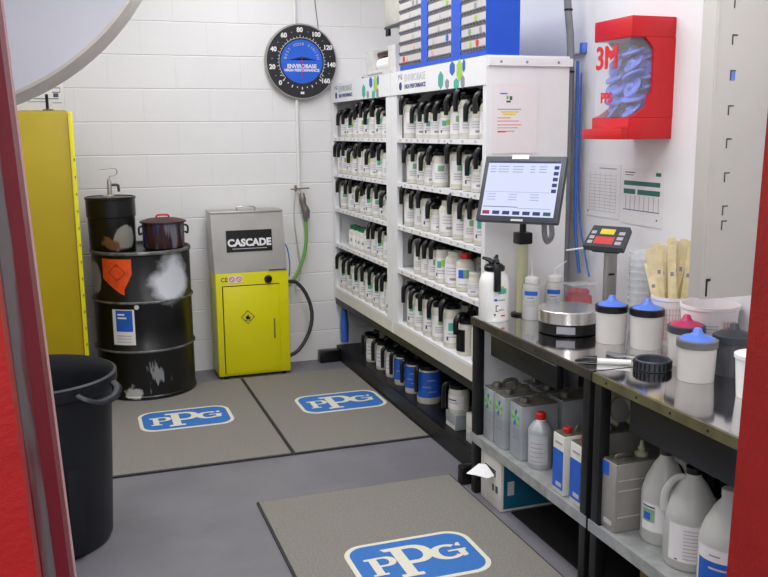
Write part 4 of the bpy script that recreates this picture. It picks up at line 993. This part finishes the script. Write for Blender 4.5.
b = MB(); b.box(1.150, 1.158, yf-.018, yf-.008, .25, .38, EDGE, .002); loc(b, o).build('door_handle', dr)
b = MB(); s = .045; b.prism([(0, -s), (s, 0), (0, s), (-s, 0)], 0, .001, DGREYI, FACE_NY(.985, yf-.0085, .40)); b.prism([(0, -s*.86), (s*.86, 0), (0, s*.86), (-s*.86, 0)], .001, .0014, YEL2, FACE_NY(.985, yf-.0085, .40))
b.prism([(-.012, -.014), (.012, -.014), (.016, .004), (.006, .0), (.002, .022), (-.006, .004), (-.014, .008)], .0014, .002, BLK, FACE_NY(.985, yf-.0085, .40)); b.box(.965, 1.005, yf-.0105, yf-.009, .378, .382, BLK); loc(b, o).build('warning_diamond', dr, label='flame warning diamond')
b = MB(); b.text('CE', .038, BLK, FACE_NY(.845, yf-.001, .645)); 
for x in (.893, .938):
    b.box(x-.021, x+.021, yf-.0018, yf-.0005, .625, .667, PAPERP); b.lathe([(.012, .0016), (.017, .0016)], REDI, FACE_NY(x, yf-.0006, .646), 20, False); b.box(-.015, .015, -.002, .002, .0015, .002, REDI, 0, FACE_NY(x, yf-.0006, .646) @ RZ(-.8))
loc(b, o).build('warning_stickers', t, recalc=False, label='CE mark and red warning stickers')
b = MB(); b.lathe([(.0001, .022), (.020, .022), (.022, .004), (.026, 0)], BLK, FACE_NY(1.125, yf-.0005, .635), 20); loc(b, o).build('knob', t, label='black round knob')
b = MB(); b.box(1.13, 1.24, yf-.006, yf, .690, .697, DGREYI); loc(b, o).build('latch', t)
for x in (.82, 1.2):
    b = MB(); b.box(x, x+.03, yf+.01, yf+.04, 0, .02, BLK); loc(b, o).build('foot', t)
b = MB(); b.tube([(1.256, yf+.06, .60), (1.33, yf+.1, .585), (1.40, yf+.12, .50), (1.44, yf+.13, .37), (1.42, yf+.13, .24), (1.34, yf+.12, .12), (1.256, yf+.1, .09)], .0125, HOSEK, 10); loc(b, o).build('black_hose', t, label='dark hose looping beside the cabinet')
b = MB(); b.tube([(1.24, yf+.03, .86), (1.262, yf+.03, .82), (1.275, yf+.03, .72), (1.270, yf+.03, .64)], .004, HOSEB, 8); loc(b, o).build('blue_tube', t)

# drum with bucket and pot
t = thing('oil_drum', 'large black steel drum with worn paint and labels', 'drum', (.348, 5.445, .0125))
r = .286
prof = [(r-.004, 0), (r+.006, .004), (r+.006, .018), (r, .024), (r, .275), (r+.010, .288), (r+.010, .296), (r, .309), (r, .565), (r+.010, .578), (r+.010, .586), (r, .599), (r, .850), (r+.006, .856), (r+.006, .872), (r-.004, .876), (r-.010, .862)]
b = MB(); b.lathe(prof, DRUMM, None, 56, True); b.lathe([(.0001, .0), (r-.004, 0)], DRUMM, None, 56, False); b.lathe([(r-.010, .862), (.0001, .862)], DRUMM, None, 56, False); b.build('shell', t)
b = MB()
for z in (.292, .582): b.lathe([(r+.0085, z-.007), (r+.0115, z-.003), (r+.0115, z+.003), (r+.0085, z+.007)], mat('scuffed grey ring', (120, 120, 118), .4, .3, vary=.3, scale=20) if z < .3 else bpy.data.materials['scuffed grey ring'], None, 56)
b.lathe([(r+.0065, .858), (r+.0075, .862), (r+.0075, .870), (r+.003, .8765)], bpy.data.materials['scuffed grey ring'], None, 56); b.build('rolling_ring', t, label='scuffed grey ribs and rim')
b = MB()
def curved_poly(b, r, poly, m, n=8):
    # poly in (angle, z); triangulated by fan on cylinder
    vs = [(r*math.cos(a), r*math.sin(a), z) for a, z in poly]
    cx = sum(p[0] for p in poly)/len(poly); cz = sum(p[1] for p in poly)/len(poly)
    rr = r+.0
    vs.append((rr*math.cos(cx), rr*math.sin(cx), cz)); k = len(poly)
    b.add(vs, [(i, (i+1) % k, k) for i in range(k)], m)
for i in range(12):                      # orange hazard square, torn lower corner
    a0 = R(217)+i*.055; a1 = a0+.055
    f = i/12; zb = .72-.085*min(1, f*1.6) if i < 9 else .66+(i-9)*.03
    b.add([(q*math.cos(a), q*math.sin(a), z) for q, a, z in ((r+.0015, a0, zb+.0), (r+.0015, a1, zb-.006 if i < 9 else zb+.03), (r+.0015, a1, .838), (r+.0015, a0, .838))], [(0, 1, 2, 3)], ORNG)
def dia(ac, zc, s, m, rr):
    b.add([((r+rr)*math.cos(a), (r+rr)*math.sin(a), z) for a, z in ((ac-s/r, zc), (ac, zc-s), (ac+s/r, zc), (ac, zc+s))], [(0, 1, 2, 3)], m)
dia(R(237), .76, .055, mat('dark orange print', (200, 60, 40), .5), .0035)
b.build('hazard_label', t, recalc=False, label='torn orange hazard label')
b = MB(); a0, a1 = R(228), R(255); b.arcpatch(r+.0015, a0, a1, .335, .545, PAPER); b.arcpatch(r+.0025, a0+.08, a1-.04, .415, .54, BLUEI); b.arcpatch(r+.0030, a0+.12, a1-.16, .49, .50, PAPER); b.arcpatch(r+.0030, a0+.12, a1-.20, .51, .52, PAPER)
for i in range(3): b.arcpatch(r+.0025, a0+.08, a1-.08, .35+i*.018, .356+i*.018, LGREY)
b.build('blue_label', t, recalc=False, label='blue and white paper label')
b = MB(); b.solid([(.012, 0), (.014, .012)], LGREY, T((.0, -r-.008, .565)) @ RX(PI/2) if False else T((-.06, -r*.985, .560)) @ RX(PI/2), 10); b.build('rim_bolt', t)
t = thing('solvent_bucket', 'black pail with a hand pump standing on the drum', 'pail', (.190, 5.42, .876))
b = MB(); b.solid([(.130, 0), (.132, .004), (.136, .20), (.141, .205), (.141, .30), (.145, .305), (.145, .315)], BUCKM, None, 40); b.build('shell', t)
b = MB(); b.lathe([(.146, .318), (.138, .320), (.134, .312), (.0001, .312)], BLK, None, 36); b.solid([(.035, .312), (.035, .322), (.02, .33)], STEELM, T((-.01, 0, 0)), 16); b.build('lid', t)
b = MB(); b.tube([(.0, 0, .32), (.0, 0, .40), (.0, 0, .42)], [.014, .014, .009], STEELM, 10); b.tube([(0, 0, .385), (.045, 0, .385), (.05, 0, .37), (.052, 0, .345)], .008, DARKG, 8)
b.tube([(.0, 0, .41), (.005, 0, .435), (.035, 0, .445), (.048, 0, .46), (.035, 0, .482), (-.02, 0, .480), (-.05, 0, .480)], .004, STEELM, 8); b.build('hand_pump', t, label='steel hand pump with crooked handle')
t = thing('paint_pot', 'paint-streaked round pot with dark lid and red handle on the drum', 'pot', (.482, 5.40, .876))
b = MB(); b.solid([(.112, 0), (.122, .012), (.124, .155)], POTM, None, 36); b.build('body', t)
b = MB(); b.solid([(.126, .155), (.136, .158), (.136, .166), (.09, .180), (.02, .186)], BROWNL, None, 36); b.build('lid', t)
b = MB(); b.tube([(-.035, 0, .182), (-.03, 0, .20), (.03, 0, .20), (.035, 0, .182)], .006, RED, 8); b.build('lid_handle', t, label='red lid handle')
for s in (-1, 1):
    b = MB(); b.tube([(s*.122, -.02, .14), (s*.142, -.02, .13), (s*.140, -.02, .09), (s*.124, -.02, .10)], .006, BLK, 8); b.build('side_clamp', t)

# yellow cabinet with box
t = thing('safety_cabinet', 'tall yellow safety storage cabinet behind the black bin', 'cabinet', (-.4, 5.1, 0)); o = (-.4, 5.1, 0)
b = MB(); b.box(-.95, -.012, 4.92, 5.40, .0, 1.675, YEL, .004); loc(b, o).build('body', t)
b = MB(); b.box(-.010, .012, 4.905, 4.935, .02, 1.67, YEL2, .003)
for i in range(14): b.box(.002, .009, 4.9038, 4.9052, .25+i*.09, .262+i*.09, EDGE)
loc(b, o).build('door_flange', t, label='bright yellow slotted door edge')
t = thing('printed_carton', 'white printed carton on top of the yellow cabinet', 'carton', (-.2, 5.05, 1.676)); o = (-.2, 5.05, 1.676)
b = MB(); b.box(-.42, -.022, 4.94, 5.25, 1.677, 1.93, CARDW, .002); loc(b, o).build('carton', t)
b = MB(); y = 4.9395
for x0, x1, z0, z1, m in ((-.115, -.10, 1.685, 1.76, BLK), (-.13, -.08, 1.679, 1.684, BLK), (-.075, -.05, 1.745, 1.765, DGREYI), (-.17, -.05, 1.735, 1.739, DGREYI), (-.08, -.04, 1.768, 1.772, DGREYI), (-.08, -.04, 1.79, 1.794, DGREYI), (-.042, -.040, 1.768, 1.794, DGREYI), (-.08, -.035, 1.715, 1.718, DGREYI), (-.2, -.10, 1.72, 1.723, DGREYI)):
    b.add([(x0, y, z0), (x1, y, z0), (x1, y, z1), (x0, y, z1)], [(0, 1, 2, 3)], m)
loc(b, o).build('print', t, recalc=False)

# black bin
t = thing('trash_bin', 'large round black plastic bin beside the red door frame', 'bin', (-.195, 3.47, 0))
b = MB(); b.lathe([(.0001, .004), (.235, .004), (.240, 0), (.250, .02), (.280, .61), (.298, .62), (.301, .64), (.301, .665), (.290, .670), (.282, .655), (.270, .60), (.238, .03), (.0001, .025)], RUBBER, None, 64)
b.build('body', t)
for a in (R(-42), R(138)):
    b = MB(); M4 = RZ(a); b.tube([(.292, -.095, .640), (.322, -.085, .625), (.338, -.04, .605), (.338, .04, .605), (.322, .085, .625), (.292, .095, .640)], .009, RUBBER, 10, M4, flat=1.8)
    b.build('handle', t)
for a in (R(-62), R(-130), R(50), R(130)):
    b = MB(); b.box(.243, .268, -.03, .03, .02, .36, RUBBER, .008, RZ(a)); b.build('rib', t)

# white dish hanging top left
ax = Vector((.24, .94, -.24)).normalized()
q = Vector((0, 0, 1)).rotation_difference(ax).to_matrix().to_4x4()
t = thing('hanging_dish', 'large round white dish with grey rim hanging near the ceiling', 'dish', (-.255, 2.0, 2.065))
b = MB(); b.lathe([(.0001, -.012), (.20, -.009), (.40, -.003), (.478, 0)], DISHW, q, 96, True); b.build('face', t, recalc=False, label='smooth white dish face')
b = MB(); b.lathe([(.478, 0), (.483, .004), (.480, .066), (.470, .072), (.0001, .072)], DISHR, q, 96, True); b.build('rim', t, recalc=False, label='grey beige rim')
b = MB(); b.tube([(.05, .1, .0), (.05, .1, .795)], .012, DISHR, 10); b.build('hanger_rod', t)

# ------------------------------------------------------------------ lights
def area(name, loc_, sx, sy, power, rot=(0, 0, 0), colr=(1, 1, 1)):
    L = bpy.data.lights.new(name, 'AREA'); L.shape = 'RECTANGLE'; L.size = sx; L.size_y = sy; L.energy = power; L.color = colr
    o = bpy.data.objects.new(name, L); col.objects.link(o); o.location = loc_; o.rotation_euler = rot; return o
area('ceiling_lamp', (1.0, 4.5, 2.88), .6, 1.5, 21, colr=(.985, .99, 1))
area('ceiling_lamp', (1.0, 2.7, 2.88), .6, 1.5, 21, colr=(.985, .99, 1))
area('ceiling_lamp', (-.3, 3.9, 2.88), .6, 1.5, 16, colr=(.985, .99, 1))
area('ceiling_lamp', (1.1, 1.6, 2.88), 1.0, .5, 17, colr=(.985, .99, 1))
area('workshop_fill', (-.5, -1.5, 2.7), 2.4, 1.2, 66, rot=(R(42), 0, 0), colr=(.985, .99, 1))  # added fill behind the camera, brightens the door frame and room front
w = bpy.data.worlds.new('World'); sc.world = w; w.use_nodes = True
w.node_tree.nodes['Background'].inputs[0].default_value = (.93, .96, 1, 1); w.node_tree.nodes['Background'].inputs[1].default_value = .55

# ------------------------------------------------------------------ camera
f, pitch, yaw, roll, h = 879.659, .17706677, .33521124, -.00871983, 1.55841
cam = bpy.data.cameras.new('camera'); co = bpy.data.objects.new('camera', cam); col.objects.link(co); sc.camera = co
cam.sensor_fit = 'HORIZONTAL'; cam.sensor_width = 36; cam.lens = f*36/768; cam.clip_start = .02
co.location = (0, 0, h)
co.matrix_world = T((0, 0, h)) @ RZ(-yaw) @ RX(PI/2-pitch) @ RZ(roll)
sc.view_settings.view_transform = 'Standard'; sc.view_settings.look = 'None'; sc.view_settings.gamma = 1; sc.view_settings.use_curve_mapping = False
sc.view_settings.exposure = .06
